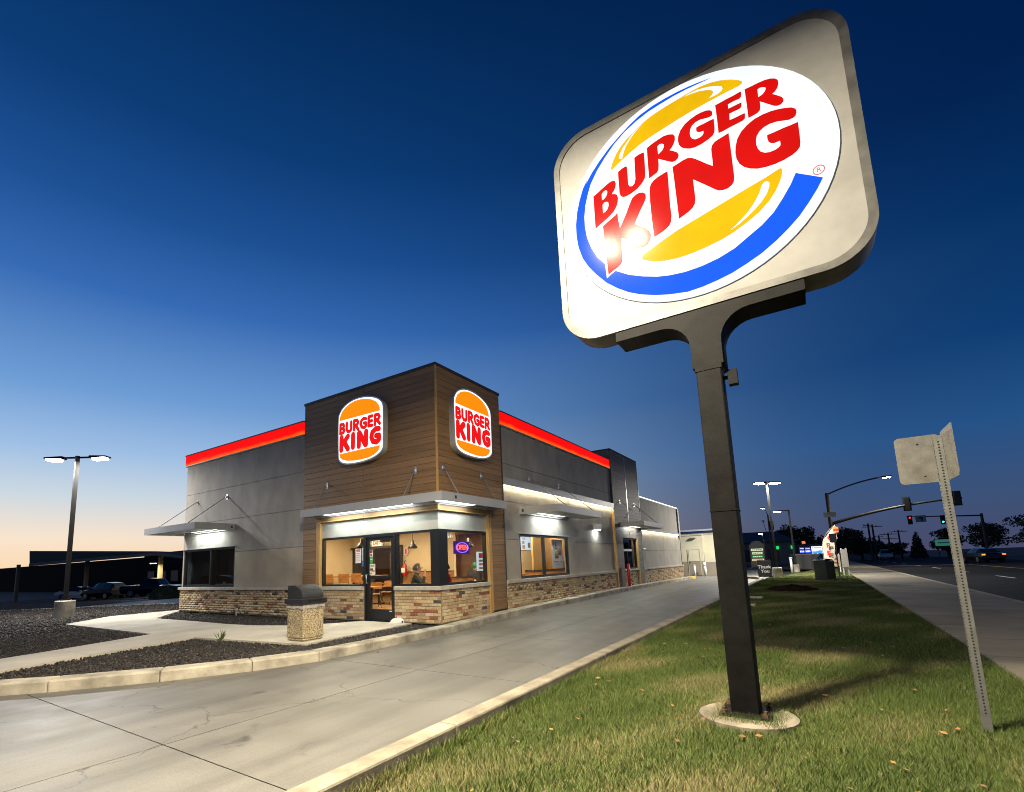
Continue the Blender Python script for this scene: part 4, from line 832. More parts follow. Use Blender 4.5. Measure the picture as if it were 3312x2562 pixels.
# front left canopy
z0, z1 = 2.73, 2.945
cL = canopy_frame([(-12.15, -8.68, -1.3, -1.27, z0, z1), (-12.15, -12.12, -1.27, .03, z0, z1), (-8.71, -8.68, -1.27, .03, z0, z1), (-12.12, -8.71, -1.27, .03, z1 - .04, z1 - .02), (-12.12, -8.71, -1.27, -.5, z0 + .02, z0 + .04), (-12.12, -8.71, -.5, -.48, z0 + .02, z1 - .04), (-12.12, -8.71, -.05, .03, z0 + .0202, z0 + .0402)])
MB().box(-11.2, -9.4, -.42, -.12, z0 + .07, z0 + .09).build('light_panel', light_panel, cL)
lamp_area('canopy_lamp', (-10.3, -.27, z0 + .06), 1.8, 40, (.92, 1, .96), rest, .25)
for x in (-11.2, -9.24): anchor(cL, (x, .035, 3.91), 'y'); rod(cL, (x, -.02, 3.91), (x, -1.25, z1))
MB().box(-8.68, -8.675, -.12, -.06, 2.80, 2.87).build('maker_plate', blackp, cL)
# canopy on the west side, seen past the corner
cW = canopy_frame([(-13.15, -13.12, 1.5, 4.8, z0, z1), (-13.12, -12.1, 1.5, 1.53, z0, z1), (-13.12, -12.1, 4.77, 4.8, z0, z1), (-13.12, -12.1, 1.53, 4.77, z1 - .04, z1 - .02), (-13.12, -12.1, 1.53, 4.77, z0 + .02, z0 + .03)])
for y in (2.0, 4.3): rod(cW, (-12.1, y, 3.9), (-13.1, y, z1))
# right side canopy over the lane window
z0, z1 = 2.78, 2.99
cR = canopy_frame([(1.22, 1.25, 3.98, 7.5, z0, z1), (-.03, 1.22, 3.98, 4.01, z0, z1), (-.03, 1.22, 7.47, 7.5, z0, z1), (-.03, 1.22, 4.01, 7.47, z1 - .04, z1 - .02), (.5, 1.22, 4.01, 7.47, z0 + .02, z0 + .04), (.48, .5, 4.01, 7.47, z0 + .02, z1 - .04), (-.03, .05, 4.01, 7.47, z0 + .0202, z0 + .0402)])
MB().box(.12, .42, 4.9, 6.7, z0 + .07, z0 + .09).build('light_panel', light_panel, cR)
lamp_area('canopy_lamp', (.27, 5.8, z0 + .06), .25, 44, (.92, 1, .96), rest, 1.8)
for y in (4.72, 6.89): anchor(cR, (-.035, y, 3.97), 'x'); rod(cR, (.03, y, 3.97), (1.2, y, z1))
MB().box(.06, .12, 3.974, 3.98, 2.85, 2.94).build('maker_plate', blackp, cR)
# pick-up window canopy on the second tower
cD = canopy_frame([(1.1, 1.13, 13.1, 16.5, z0, z1), (.06, 1.1, 13.1, 13.13, z0, z1), (.06, 1.1, 16.47, 16.5, z0, z1), (.06, 1.1, 13.13, 16.47, z1 - .04, z1 - .02), (.5, 1.1, 13.13, 16.47, z0 + .02, z0 + .04)])
MB().box(.14, .42, 13.7, 15.6, z0 + .07, z0 + .09).build('light_panel', light_panel, cD)
lamp_area('canopy_lamp', (.28, 14.6, z0 + .06), .25, 30, (.92, 1, .96), rest, 1.8)
for y in (13.3, 15.45): anchor(cD, (.06, y, 3.95), 'x'); rod(cD, (.12, y, 3.95), (1.1, y, z1))

# --- projecting ledge with LED strip
strip = M('warm_strip_light', (.9, .85, .7), .4, emit=(1, .84, .52), es=6.0)
def ledge(y0, y1, z0, z1, x1, p):
    l = MB().box(-.04, x1, y0, y1, z0, z1).build('light_ledge', alum, rest)
    MB().box(-.02, .025, y0 + .02, y1 - .02, z0 - .022, z0 - .002).build('strip_light', strip, l)
    n = max(1, int((y1 - y0) / 3.2)); d = (y1 - y0) / n
    for i in range(n): lamp_area('strip_lamp', (.035, y0 + (i + .5) * d, z0 - .03), .04, p * d, (1, .86, .58), rest, d * .96)
ledge(3.03, 12.38, 3.58, 3.79, .09, 4.5)
ledge(16.42, 24.9, 2.765, 2.86, .09, 4.0)
# wall pack
wp = MB().hull8([(.0, 9.95, 2.55), (.16, 9.95, 2.55), (.16, 10.45, 2.55), (.0, 10.45, 2.55)], [(-.035, 9.95, 2.77), (.16, 9.95, 2.77), (.16, 10.45, 2.77), (-.035, 10.45, 2.77)]).build('wall_light', alum, rest)
MB().box(.02, .14, 10.0, 10.4, 2.535, 2.548).build('lens', M('wall_light_lens', (.9, .9, .9), .4, emit=(.95, 1, .95), es=12), wp)
lamp_area('wall_lamp', (.08, 10.2, 2.53), .12, 14, (.94, 1, .95), rest, .4)

# --- second tower with the pick-up window
t2 = MB(); t2.box(-3.2, .035, 12.42, 16.38, 2.31, H_T - .02); t2.box(-.2, .035, 12.42, 13.38, 0, 2.31); t2.box(-.2, .035, 15.6, 16.38, 0, 2.31); t2.box(-.25, -.1, 13.38, 15.6, 0, .88)
t2.build('tower_core', M('tower_core_grey', (.10, .08, .065), .8), rest)
planks('y', 12.41, 16.4, [14.4], 2.31, H_T - .05, .06, plank_dk)
planks('y', 12.45, 13.36, [], .15, 2.31, .06, plank_dk); planks('y', 15.62, 16.4, [], .15, 2.31, .06, plank_dk)
planks('x', -3.2, .03, [], 4.7, H_T - .05, 12.395, plank_dk)
MB().box(-3.22, .08, 12.38, 16.42, H_T - .05, H_T).build('tower_cap', MATS['cap_brown'], rest)
MB().box(-.03, .075, 12.33, 12.42, .1, 3.56).build('opening_trim', trim_w, rest); MB().box(-.1, .075, 15.56, 15.64, .1, 2.31).build('opening_trim', trim_w, rest)
MB().box(.055, .07, 14.38, 14.42, 2.4, 6.2).build('joint_trim', steel, rest); MB().box(.05, .072, 16.38, 16.42, .1, 6.2).build('joint_trim', alum, rest)
wF = window_yz(13.4, 15.55, .88, 2.3, -.02, mull=(14.85,), fw=.06)
MB().box(-.11, -.015, 13.46, 14.82, 1.70, 1.80).build('transom', alum, wF); MB().box(-.11, -.015, 14.1, 14.15, .94, 1.70).build('sash', dark_alu, wF)
MB().tube([(.3, 16.3, 1.72), (.10, 16.25, 1.80), (.055, 16.25, 1.80)], .015, 6).build('camera_arm', white_p, rest); MB().tube([(.2, 16.1, 1.80), (.32, 15.95, 1.78)], .045, 10).build('security_camera', white_p, rest, smooth=True)
MB().box(.02, .05, 25.0, 25.3, 2.6, 4.5).build('edge_trim', alum, rest)
# hose bibs and conduit on the front brick base
bib = M('brass', (.45, .33, .12), .35, metal=.9)
for x, z in ((-6.41, .32), (-6.86, .14)):
    h = MB().tube([(x, .0, z), (x, -.09, z), (x + .01, -.14, z - .05)], .016, 8).build('hose_bib', bib, rest, smooth=True)
    MB().tube([(x - .035, -.08, z + .05), (x + .035, -.08, z + .05)], .012, 6).build('bib_handle', bib, h)
MB().tube([(-8.3, -.05, -.1), (-8.3, -.05, .12)], .022, 8).box(-8.34, -8.26, -.08, -.015, .12, .2).build('conduit_stub', limestone, rest)
# roof vent pipe behind
MB().tube([(-1.0, 26.5, 2.6), (-1.0, 26.5, 4.05)], .13, 16).build('vent_pipe', steel, rest, smooth=True)

# --- glazing stickers and address
def decal_x(name, x0, x1, z0, z1, mat, y=.118, lines=None):
    o = MB().box(x0, x1, y - .001, y, z0, z1).build(name, mat, rest)
    for (a, b, c, d, m) in (lines or []): MB().box(x0 + a * (x1 - x0), x0 + b * (x1 - x0), y - .004, y - .0015, z0 + c * (z1 - z0), z0 + d * (z1 - z0)).build('print', m, o)
    return o
wpap = M('paper_white', (.72, .71, .68), .6); redp = M('print_red', (.6, .03, .03), .6); grn = M('print_green', (.05, .38, .08), .6); blu = M('print_blue', (.02, .07, .30), .5); gry = M('print_grey', (.25, .26, .27), .6); org = M('print_orange', (.65, .25, .05), .6); brn = M('print_brown', (.16, .06, .03), .6)
decal_x('door_notice', -2.95, -2.75, 1.47, 1.85, wpap, lines=[(.12, .88, .86, .96, redp), (.12, .88, .78, .83, grn)] + [(.15, .85, .66 - i * .13, .69 - i * .13, redp) for i in range(5)])
decal_x('door_notice', -2.71, -2.575, 1.53, 1.87, M('paper_grey', (.45, .50, .48), .6), lines=[(.15, .85, .8 - i * .1, .83 - i * .1, gry) for i in range(7)])
o = decal_x('access_sticker', -2.72, -2.575, 1.36, 1.505, blu)
piece('print', shape_mesh([chaikin([(-.02, -.045), (.03, -.05), (.045, -.02), (.03, .01), (-.02, .0)], 1), chaikin([(-.012, -.032), (.024, -.036), (.03, -.02), (.02, -.004), (-.012, -.01)], 1)], .001, wpap), o, (-2.65, .1155, 1.44), FRONT)
MB().box(-2.672, -2.658, .1145, .1165, 1.43, 1.475).box(-2.672, -2.64, .1145, .1165, 1.45, 1.46).box(-2.674, -2.656, .1145, .1165, 1.48, 1.496).build('print', wpap, o)
decal_x('door_sticker', -2.40, -2.285, 1.62, 1.80, wpap, y=.104, lines=[(.1, .9, .55, .95, brn), (.2, .8, .1, .4, redp)])
decal_x('door_sticker', -2.40, -2.28, 1.445, 1.61, grn, y=.104, lines=[(.15, .85, .6, .75, wpap), (.55, .9, .1, .35, redp)])
decal_x('door_poster', -2.40, -2.20, 1.15, 1.435, wpap, y=.104, lines=[(.15, .85, .85, .9, gry), (.15, .85, .76, .8, gry), (.1, .6, .4, .6, brn), (.35, .9, .3, .45, org), (.1, .4, .08, .2, gry)])
ad = text_mesh('1011', .17, .002, M('decal_white', (.85, .85, .83), .6), .004, xs=.85)
o = link('address_number', ad, rest, (-.115, .56, 2.055), SIDE)
# ================================================================== WALL SIGNS (bun emblem)
face_w = M('sign_face_white', (.3, .3, .3), .4, spec=.1, emit=(1, 1, .98), es=1.15)
face_o = M('sign_face_orange', (.06, .02, .002), .4, spec=.05, emit=(1.0, .285, .002), es=1.0)
face_r = M('sign_face_red', (.05, .002, .002), .4, spec=.05, emit=(.92, .008, .010), es=.95)
can = M('sign_can', (.55, .57, .60), .35, metal=.3)
def grow(l, d):
    c = Vector((sum(p[0] for p in l) / len(l), sum(p[1] for p in l) / len(l)))
    return [(p[0] + (p[0] - c.x) / math.hypot(p[0] - c.x, p[1] - c.y) * d, p[1] + (p[1] - c.y) / math.hypot(p[0] - c.x, p[1] - c.y) * d) for p in l]
def emblem(label, origin, rot, n):
    """n: outward normal; cabinet .17 deep on the cladding"""
    t = thing('wall_sign', label, 'sign', origin, 0, 'lit emblem signs on the tower')
    n = Vector(n); face = chaikin(LOGO['face'], 1)
    def put(name, me, d): return link(name, me, t, n * d, rot)
    put('cabinet', shape_mesh([grow(face, .03)], .14, can, 'cabinet'), .07)
    put('retainer', shape_mesh([grow(face, .05), grow(face, .015)], .03, can, 'retainer'), .15)
    put('face', shape_mesh([grow(face, .012)], .02, face_w, 'face'), .155)
    put('bun_top', shape_mesh([LOGO['top_bun']], .006, face_o, 'bun_top'), .168)
    put('bun_bottom', shape_mesh([LOGO['bottom_bun']], .006, face_o, 'bun_bottom'), .168)
    for k in ('B', 'U', 'R', 'G', 'E', 'R2', 'K', 'I', 'N', 'G2'):
        r = .046 if k in ('B', 'U', 'R', 'G', 'E', 'R2') else .080 if k != 'G2' else .074
        mb = MB(); i = 0
        for s in LOGO[k]:
            for ring in capsule(s, r, 7):
                mb.prism(ring, 0, .004 + i * .0004); i += 1
        me = mb.mesh('letter', face_r); put('letter', me, .166)
    return t
emblem('glowing bun shaped emblem sign on the front of the wood tower, above the door', (-2.475, -.002, 5.01), FRONT, (0, -1, 0))
emblem('glowing bun shaped emblem sign on the lane side of the wood tower', (.002, 1.385, 4.985), SIDE, (1, 0, 0))

# ================================================================== PYLON SIGN
SX, SY, SZ = 6.55, -4.0, 5.115
pyl = thing('pylon_sign', 'tall pole sign with glowing white oval in a rounded cream cabinet on a black post', 'sign', (6.564, -3.9, -.14))
def rrect(x0, x1, z0, z1, r, n=10):
    o = []
    for cx, cz, a in ((x1 - r, z0 + r, -PI / 2), (x1 - r, z1 - r, 0), (x0 + r, z1 - r, PI / 2), (x0 + r, z0 + r, PI)):
        for k in range(n + 1):
            t = a + PI / 2 * k / n; o.append((cx + r * math.cos(t), cz + r * math.sin(t)))
    return o
x0, x1, z0, z1 = -1.455, 1.45, -1.315, 1.315
cab_m = M('cabinet_metal', (.11, .108, .10), .45, metal=.35, var=.28, vs=5, det=8)
cream = M('sign_cream', (.235, .232, .222), .35, var=.10, vs=2.5, spec=.10, det=8)
def sp(name, loops, thick, mat, y):      # y: centre
    return piece(name, shape_mesh(loops, thick, mat, name), pyl, (SX, y, SZ), FRONT)
sp('cabinet', [rrect(x0, x1, z0, z1, .42)], .30, cab_m, -3.82)
sp('retainer', [rrect(x0, x1, z0, z1, .42), rrect(x0 + .07, x1 - .07, z0 + .07, z1 - .07, .36)], .05, cab_m, -3.985)
sp('panel', [rrect(x0 + .065, x1 - .065, z0 + .065, z1 - .065, .36)], .02, cream, -3.985)
tilt = math.radians(-7.9)
ell = [(-.007 + 1.288 * math.cos(a) * math.cos(tilt) - 1.2 * math.sin(a) * math.sin(tilt), .021 + 1.288 * math.cos(a) * math.sin(tilt) + 1.2 * math.sin(a) * math.cos(tilt)) for a in np.linspace(0, 2 * PI, 72, endpoint=False)]
pw = M('pylon_white', (.10, .10, .10), .15, spec=.017, emit=(.90, .955, 1.0), es=1.0, evar=.10, vs=1.6)
pr_ = M('pylon_red', (.05, .003, .003), .15, spec=.017, emit=(.70, .001, .001), es=.92, evar=.12, vs=2.5)
py_ = M('pylon_yellow', (.08, .05, .003), .15, spec=.017, emit=(.84, .48, .001), es=.92, evar=.12, vs=2.5)
pb_ = M('pylon_blue', (.003, .012, .08), .15, spec=.017, emit=(.004, .095, .95), es=1.0, evar=.08, vs=2.5)
sp('oval', [ell], .02, pw, -4.0)
sp('crescent', SIGN['crescent'], .003, pb_, -4.0125)
sp('bun_top', SIGN['top_bun'], .003, py_, -4.0125); sp('bun_bottom', SIGN['bottom_bun'], .003, py_, -4.0125)
for k in ('B', 'U', 'R', 'G', 'E', 'R2', 'K', 'I', 'N', 'G2'): sp('letter', SIGN[k], .003, pr_, -4.013)
rc = (7.668 - SX + .0, 4.80 - SZ)
ring = [(math.cos(a), math.sin(a)) for a in np.linspace(0, 2 * PI, 24, endpoint=False)]
sp('registered_mark', [[(1.09 + .046 * c, -.35 + .046 * s) for c, s in ring], [(1.09 + .039 * c, -.35 + .039 * s) for c, s in ring]], .003, M('mark_red', (.3, .05, .06), .4), -4.0125)
piece('registered_mark', text_mesh('R', .06, .003, MATS['mark_red']), pyl, (SX + 1.09, -4.0125, SZ - .35), FRONT)
# bracket and post
galv_b = M('bolt_rusty', (.12, .07, .04), .7, metal=.4, var=.4, vs=30)
bk = M('post_black', (.0062, .006, .0058), .6, var=.35, vs=6, bump=.12, bs=160, spec=.12)
def arc(cx, cz, r, a0, a1, n=8): return [(cx + r * math.cos(a), cz + r * math.sin(a)) for a in np.linspace(a0, a1, n)]
nl, nr_ = 6.425 - SX, 6.705 - SX
top, bot, neck = 3.803 - SZ, 3.69 - SZ, 3.19 - SZ
prof = [(5.69 - SX, top), (5.69 - SX, bot)] + arc(nl - .27, bot - .27, .27, PI / 2, 0) + [(nl, neck), (nr_, neck)] + arc(nr_ + .27, bot - .27, .27, PI, PI / 2) + [(7.42 - SX, bot), (7.42 - SX, top)]
sp('bracket', [prof], .34, bk, -3.83)
MB().box(6.45, 6.678, -3.995, -3.765, -.14, 3.20).build('post', bk, pyl, bevel=.012)
MB().box(6.444, 6.684, -4.0, -3.76, 3.15, 3.19).build('collar', bk, pyl); MB().box(6.446, 6.682, -3.999, -3.761, 1.755, 1.768).build('weld_seam', bk, pyl)
MB().box(6.72, 6.80, -3.93, -3.84, 2.98, 3.13).box(6.678, 6.72, -3.9, -3.87, 3.05, 3.08).build('photocell_box', bk, pyl)
MB().box(6.36, 6.77, -4.08, -3.68, -.075, -.05).build('base_plate', bk, pyl, bevel=.006)
MB().lathe([(.40, 0), (.40, .06), (.37, .075)], (6.565, -3.88, -.15), 28).build('footing', concrete_d, pyl)
for bx in (6.40, 6.73):
    for by in (-4.04, -3.72): MB().tube([(bx, by, -.05), (bx, by, .0)], .014, 6).tube([(bx, by, -.05), (bx, by, -.025)], .026, 6).build('anchor_bolt', galv_b, pyl)

# ================================================================== LOT LAMPS
lamp_white = M('lamp_led_white', (.9, .9, .9), .4, emit=(.97, 1.0, 1.0), es=40)
lamp_warm = M('lamp_led_warm', (.9, .9, .9), .4, emit=(1, .86, .62), es=40)
pole_br = M('pole_bronze', (.010, .010, .010), .6, spec=.15)
def lot_lamp(name, label, base, h, heads, aim, power, color, ped=.55, pedr=.3, mat=lamp_white, arm=.5, hl=.62, group='lot lamps', polew=.12):
    t = thing(name, label, 'lamp', base, 0, group)
    x, y, z = base
    if ped: MB().lathe([(pedr, 0), (pedr, ped - .03), (pedr - .03, ped)], base, 24).build('concrete_base', concrete_k, t, smooth=False)
    MB().box(x - polew / 2, x + polew / 2, y - polew / 2, y + polew / 2, z + ped, z + h).box(x - polew, x + polew, y - polew, y + polew, z + ped, z + ped + .05).build('pole', pole_br, t)
    for a in heads:
        d = Vector((math.cos(a), math.sin(a), 0)); s = Vector((-d.y, d.x, 0))
        c0 = Vector((x, y, z + h - .06)); c1 = c0 + d * arm; c2 = c0 + d * (arm + hl)
        q = lambda p, w, zz: p + s * w + Vector((0, 0, zz))
        hd = MB().hull8([q(c1, -.15, -.05), q(c2, -.17, -.03), q(c2, .17, -.03), q(c1, .15, -.05)], [q(c1, -.12, .05), q(c2, -.16, .02), q(c2, .16, .02), q(c1, .12, .05)])
        hd.tube([c0, c1], .035, 6)
        o = hd.build('lamp_head', pole_br, t)
        m1, m2 = c1 + d * .12, c2 - d * .06
        MB().hull8([q(m1, -.12, -.12), q(m2, -.13, -.10), q(m2, .13, -.10), q(m1, .12, -.12)], [q(m1, -.12, -.05), q(m2, -.13, -.036), q(m2, .13, -.036), q(m1, .12, -.05)]).build('led_panel', mat, o)
        if power: lamp_area('lot_lamp_light', (m1 + m2) / 2 + Vector((0, 0, -.14)), .4, power, color, t, .26, (0, 0, a))
    return t
WARM = (1.0, .87, .64)
# roadside lamp whose pole stands behind the camera; its twin heads reach out over the lane mouth
sl = thing('unseen_lamp', 'tall lamp with a long arm and twin heads, out of view above the camera', 'lamp', (5.3, -12.2, -.13))
MB().tube([(5.3, -12.2, -.13), (5.3, -12.2, 5.6)], [.13, .09], 12).build('pole', pole_br, sl, smooth=True)
LX, LY, LZ = 4.93, -7.45, 7.1
MB().tube([(5.3, -12.2, 5.5), (5.25, -11.4, 6.7), (5.1, -9.8, 7.2), (LX, LY - .3, LZ + .2)], [.06, .055, .05, .045], 10).build('arm', pole_br, sl, smooth=True)
for dx in (-.26, .26):
    hd_ = MB().box(LX + dx - .2, LX + dx + .2, LY - .33, LY + .32, LZ + .04, LZ + .19).box(LX + min(0, dx), LX + max(0, dx), LY - .35, LY - .27, LZ + .12, LZ + .2).build('lamp_head', pole_br, sl)
    MB().box(LX + dx - .15, LX + dx + .15, LY - .25, LY + .25, LZ + .015, LZ + .04).build('led_panel', lamp_warm, hd_)
    lamp_area('street_lamp_light', (LX + dx, LY, LZ), .3, 1200, WARM, sl, .5, spread=2.8)
lot_lamp('lot_lamp', 'dark square pole with flat twin lamp heads beside the gravel at the left edge', (-14.95, -2.55, -.05), 5.85, (math.radians(35), math.radians(215)), None, 520, (1, .96, .88), ped=.6)
lot_lamp('lot_lamp', 'brightest twin headed lot lamp on a round concrete base behind the lawn', (5.0, 28.85, -.13), 6.25, (math.radians(215), math.radians(35)), None, 1350, (1, .95, .82), ped=.6, pedr=.28, mat=M('lamp_led_bright', (.9, .9, .9), .4, emit=(1, .97, .9), es=120), arm=.12, hl=.75)
lot_lamp('lot_lamp', 'single headed lot lamp on a square concrete block past the lawn', (5.75, 37.9, -.13), 4.95, (math.radians(200),), None, 60, (.95, 1, .96), ped=.6, pedr=.26)

# fill lamp added beside the pavement to brighten the lawn, right of the view
sr = thing('unseen_lamp', 'slim fill lamp added beside the pavement for the lawn, out of view to the right', 'lamp', (11.42, -1.5, -.08))
MB().tube([(11.42, -1.5, -.08), (11.42, -1.5, 7.2), (11.6, -1.5, 7.7), (12.3, -1.5, 7.9)], [.1, .07, .06, .05], 10).build('pole', pole_br, sr, smooth=True)
MB().box(12.2, 12.9, -1.64, -1.36, 7.85, 7.97).build('lamp_head', pole_br, sr); MB().box(12.3, 12.85, -1.61, -1.39, 7.825, 7.849).build('led_panel', lamp_warm, sr)
lamp_area('lawn_fill_light', (12.57, -1.5, 7.8), .5, 700, (1, .9, .68), sr, .2, (0, math.radians(38), 0))

# ================================================================== LITTER BIN, BAIT BOX, BOLLARDS
agg = M('exposed_aggregate', (.19, .135, .065), .85, col2=(.60, .50, .32), vs=46, det=2, lo=.42, hi=.58, bump=1.0, bs=40)
bin_t = thing('litter_bin', 'square pebble aggregate litter bin with black domed lid on the walkway corner', 'bin', (-1.14, -2.82, 0))
bc = Vector((-1.14, -2.82, 0)); w = .245
MB().hull8([(bc.x - w + .02, bc.y - w + .02, .0), (bc.x + w - .02, bc.y - w + .02, 0), (bc.x + w - .02, bc.y + w - .02, 0), (bc.x - w + .02, bc.y + w - .02, 0)],
           [(bc.x - w, bc.y - w, .05), (bc.x + w, bc.y - w, .05), (bc.x + w, bc.y + w, .05), (bc.x - w, bc.y + w, .05)]).box(bc.x - w, bc.x + w, bc.y - w, bc.y + w, .05, .64).build('body', agg, bin_t, bevel=.025)
liner = M('plastic_liner', (.42, .38, .35), .3, var=.3, vs=14)
mb = MB(); ring = []
for (sx, sy) in ((-1, -1), (1, -1), (1, 1), (-1, 1)):
    nx, ny = {(-1, -1): (1, 0), (1, -1): (0, 1), (1, 1): (-1, 0), (-1, 1): (0, -1)}[(sx, sy)]
    for k in range(6): ring.append((bc.x + sx * (w + .012) + nx * 2 * (w + .012) * k / 6, bc.y + sy * (w + .012) + ny * 2 * (w + .012) * k / 6))
nn = len(ring); zz = [.605 + .014 * math.sin(i * 1.9) + .008 * math.sin(i * .7) for i in range(nn)]
mb.v += [(x, y, z) for (x, y), z in zip(ring, zz)] + [(x, y, .70) for x, y in ring]
for i in range(nn): mb.f.append((i, (i + 1) % nn, nn + (i + 1) % nn, nn + i)); mb.m.append(0)
lo_ = mb.build('liner', liner, bin_t); lo_.modifiers.new('solid', 'SOLIDIFY').thickness = .004
MB().box(bc.x - .23, bc.x + .23, bc.y - .23, bc.y + .23, .62, .70).build('neck', agg, bin_t)
# lid: rim with slot + quarter-round hood
R = .285
MB().box(bc.x - R, bc.x + R, bc.y - R, bc.y + R, .695, .79).build('lid_rim', blackp, bin_t, bevel=.008)
n = 10; prof = [(-.235, .0), (-.235, .26)] + [(-.235 + .15 + .32 * math.sin(a), .26 - .26 * (1 - math.cos(a))) for a in np.linspace(0, PI / 2, n)]
mb = MB()
for s in (-.245, .245): mb.v += [(bc.x + p, bc.y + s, .785 + q) for p, q in prof]
k = len(prof); mb.f += [tuple(range(k)), tuple(range(2 * k - 1, k - 1, -1))]; mb.m += [0, 0]
for i in range(k): mb.f.append((i, k + i, k + (i + 1) % k, (i + 1) % k)); mb.m.append(0)
mb.build('lid_hood', blackp, bin_t, bevel=.006)
MB().box(bc.x + R - .004, bc.x + R + .003, bc.y - .16, bc.y + .17, .735, .765).build('slot', M('void_black', (.004, .004, .004), .9), bin_t)
# bait station beside the door
bait = thing('bait_station', 'low white weatherproof bait box on the slab beside the black door', 'box', (-1.18, -.13, 0))
MB().hull8([(-1.33, -.30, .0), (-1.06, -.06, .0), (-1.16, .015, .0), (-1.43, -.12, .0)], [(-1.31, -.27, .075), (-1.08, -.07, .075), (-1.16, .0, .075), (-1.40, -.12, .075)]).hull8([(-1.31, -.27, .075), (-1.08, -.07, .075), (-1.16, .0, .075), (-1.40, -.12, .075)], [(-1.29, -.23, .11), (-1.12, -.08, .11), (-1.18, -.03, .11), (-1.36, -.12, .11)]).build('body', white_p, bait, bevel=.008)
MB().tube([(-1.085, -.105, .035), (-1.065, -.13, .035)], .022, 10).build('entry_hole', MATS['void_black'], bait)
MB().box(-1.26, -1.15, -.10, -.096, .11, .165).build('warning_card', wpap, bait); MB().box(-1.25, -1.17, -.1015, -.1003, .14, .152).build('card_print', redp, bait)
o = MB().tube([(.24, 13.25, .10), (.24, 13.25, 1.13)], .065, 16).build('bollard', M('red_paint', (.50, .02, .02), .4), org=(.24, 13.25, .1), smooth=True)
tag(o, 'red steel bollard standing beside the pick-up window', 'bollard')

# ================================================================== DINING ROOM
dl_m0 = M('west_room_fill_lens', (.9, .9, .9), .4, emit=(1, .84, .55), es=2.0)
inte = thing('dining_room', None, None, (0, 0, 0)); inte['kind'] = 'structure'
MB().box(-11.88, -.23, .25, 12.3, -.03, .012).build('floor', floor_i, inte)
MB().box(-11.88, -.23, .25, 12.3, 2.72, 2.76).build('ceiling', ceil_i, inte)
MB().box(-11.88, -8.7, 5.0, 5.12, 0, 2.72).build('wall', beige_i, inte)
MB().box(-5.75, -3.3, 5.0, 5.12, .0, 2.72).build('wall', beige_i, inte)
MB().box(-8.7, -5.75, 5.0, 5.12, 2.15, 2.72).build('wall', beige_i, inte)
MB().box(-8.6, -8.5, .25, 5.0, 0, 2.72).build('wall', beige_i, inte); MB().box(-11.88, -11.8, .25, 5.0, 0, 2.72).build('wall', dark_i, inte)  # beige partition added to keep the dining room light out of the west room
MB().box(-5.75, -3.3, 4.96, 5.0, 0, 1.12).build('wainscot', wood_i, inte); MB().box(-5.75, -3.3, 4.95, 5.0, 1.12, 1.15).build('wainscot_rail', dark_i, inte)
MB().box(-11.8, -8.7, 4.96, 5.0, 0, .9).build('wainscot', wood_i, inte)
MB().box(-11.88, -.23, 9.6, 9.7, 0, 2.72).build('wall', M('interior_brown', (.20, .11, .065), .7, var=.12, vs=2), inte)
MB().box(-8.75, -8.6, 4.9, 5.2, 0, 2.15).build('door_casing', dark_i, inte); MB().box(-5.85, -5.7, 4.9, 5.2, 0, 2.15).build('door_casing', dark_i, inte); MB().box(-8.75, -5.7, 4.9, 5.2, 2.08, 2.16).build('door_casing', dark_i, inte)
MB().box(-7.9, -7.2, 9.0, 9.1, 0, 2.2).build('glass_door', M('door_pale', (.35, .33, .3), .4), inte); MB().box(-7.1, -6.5, 9.0, 9.1, 0, 2.2).build('glass_door', dark_i, inte)  # left leaf plain pale grey, right leaf dark
MB().box(-6.2, -5.78, 4.8, 4.88, .75, 1.92).build('notice_board', dark_i, inte); MB().box(-6.12, -5.85, 4.79, 4.8, .8, 1.87).build('notice_board', M('mirror_grey', (.3, .3, .3), .3), inte)
# far back: restroom door with round sign, menu board, counter
MB().box(-4.6, -3.75, 9.5, 9.6, 0, 2.1).build('restroom_door', M('door_brown', (.10, .05, .035), .5), inte)
lamp_area('west_room_fill_lamp', (-10.4, 3.2, 2.66), .4, 16, (1, .78, .45), inte, .4)  # added lamp that dimly brightens the west room behind the corner window
MB().box(-10.6, -10.2, 3.0, 3.4, 2.68, 2.715).build('west_room_fill_panel', dl_m0, inte)
o = MB().lathe([(.16, 0), (.16, .01)], (0, 0, 0), 20).build('door_roundel', wpap, inte, local=True)
o.rotation_euler = FRONT; o.location = (-4.2, 9.48, 1.5)
MB().box(-3.3, -2.75, 9.45, 9.6, .9, 1.85).build('framed_board', beige_i, inte); MB().box(-2.2, -1.75, 9.45, 9.6, 1.2, 1.75).build('framed_board', wpap, inte)
MB().box(-3.5, -.3, 7.9, 8.6, 0, 1.0).build('counter', wood_i, inte); MB().box(-3.55, -.25, 7.85, 8.65, 1.0, 1.05).build('counter_top', dark_i, inte)
MB().box(-1.0, -.95, 8.7, 9.5, 0, 2.72).build('wall', beige_i, inte)
scr = M('menu_screen', (.1, .1, .1), .3, emit=(.55, .78, 1.0), es=.9)
ms = MB().box(-2.05, -2.0, 7.58, 8.42, 1.82, 2.32).build('menu_screen', scr, inte)
for (a, b, c, d, m) in ((7.65, 7.85, 1.86, 2.0, 'f1'), (7.66, 7.82, 2.05, 2.16, 'f1'), (8.1, 8.3, 1.9, 2.1, 'f2')): MB().box(-2.0, -1.995, a, b, c, d).build('screen_print', M('menu_' + m, (.1, .05, .02), .4, emit=(.6, .2, .05) if m == 'f1' else (.1, .07, .06), es=.8), ms)
piece('screen_print', text_mesh('Cafe', .12, .002, brn), inte, (-1.994, 7.78, 2.25), SIDE)
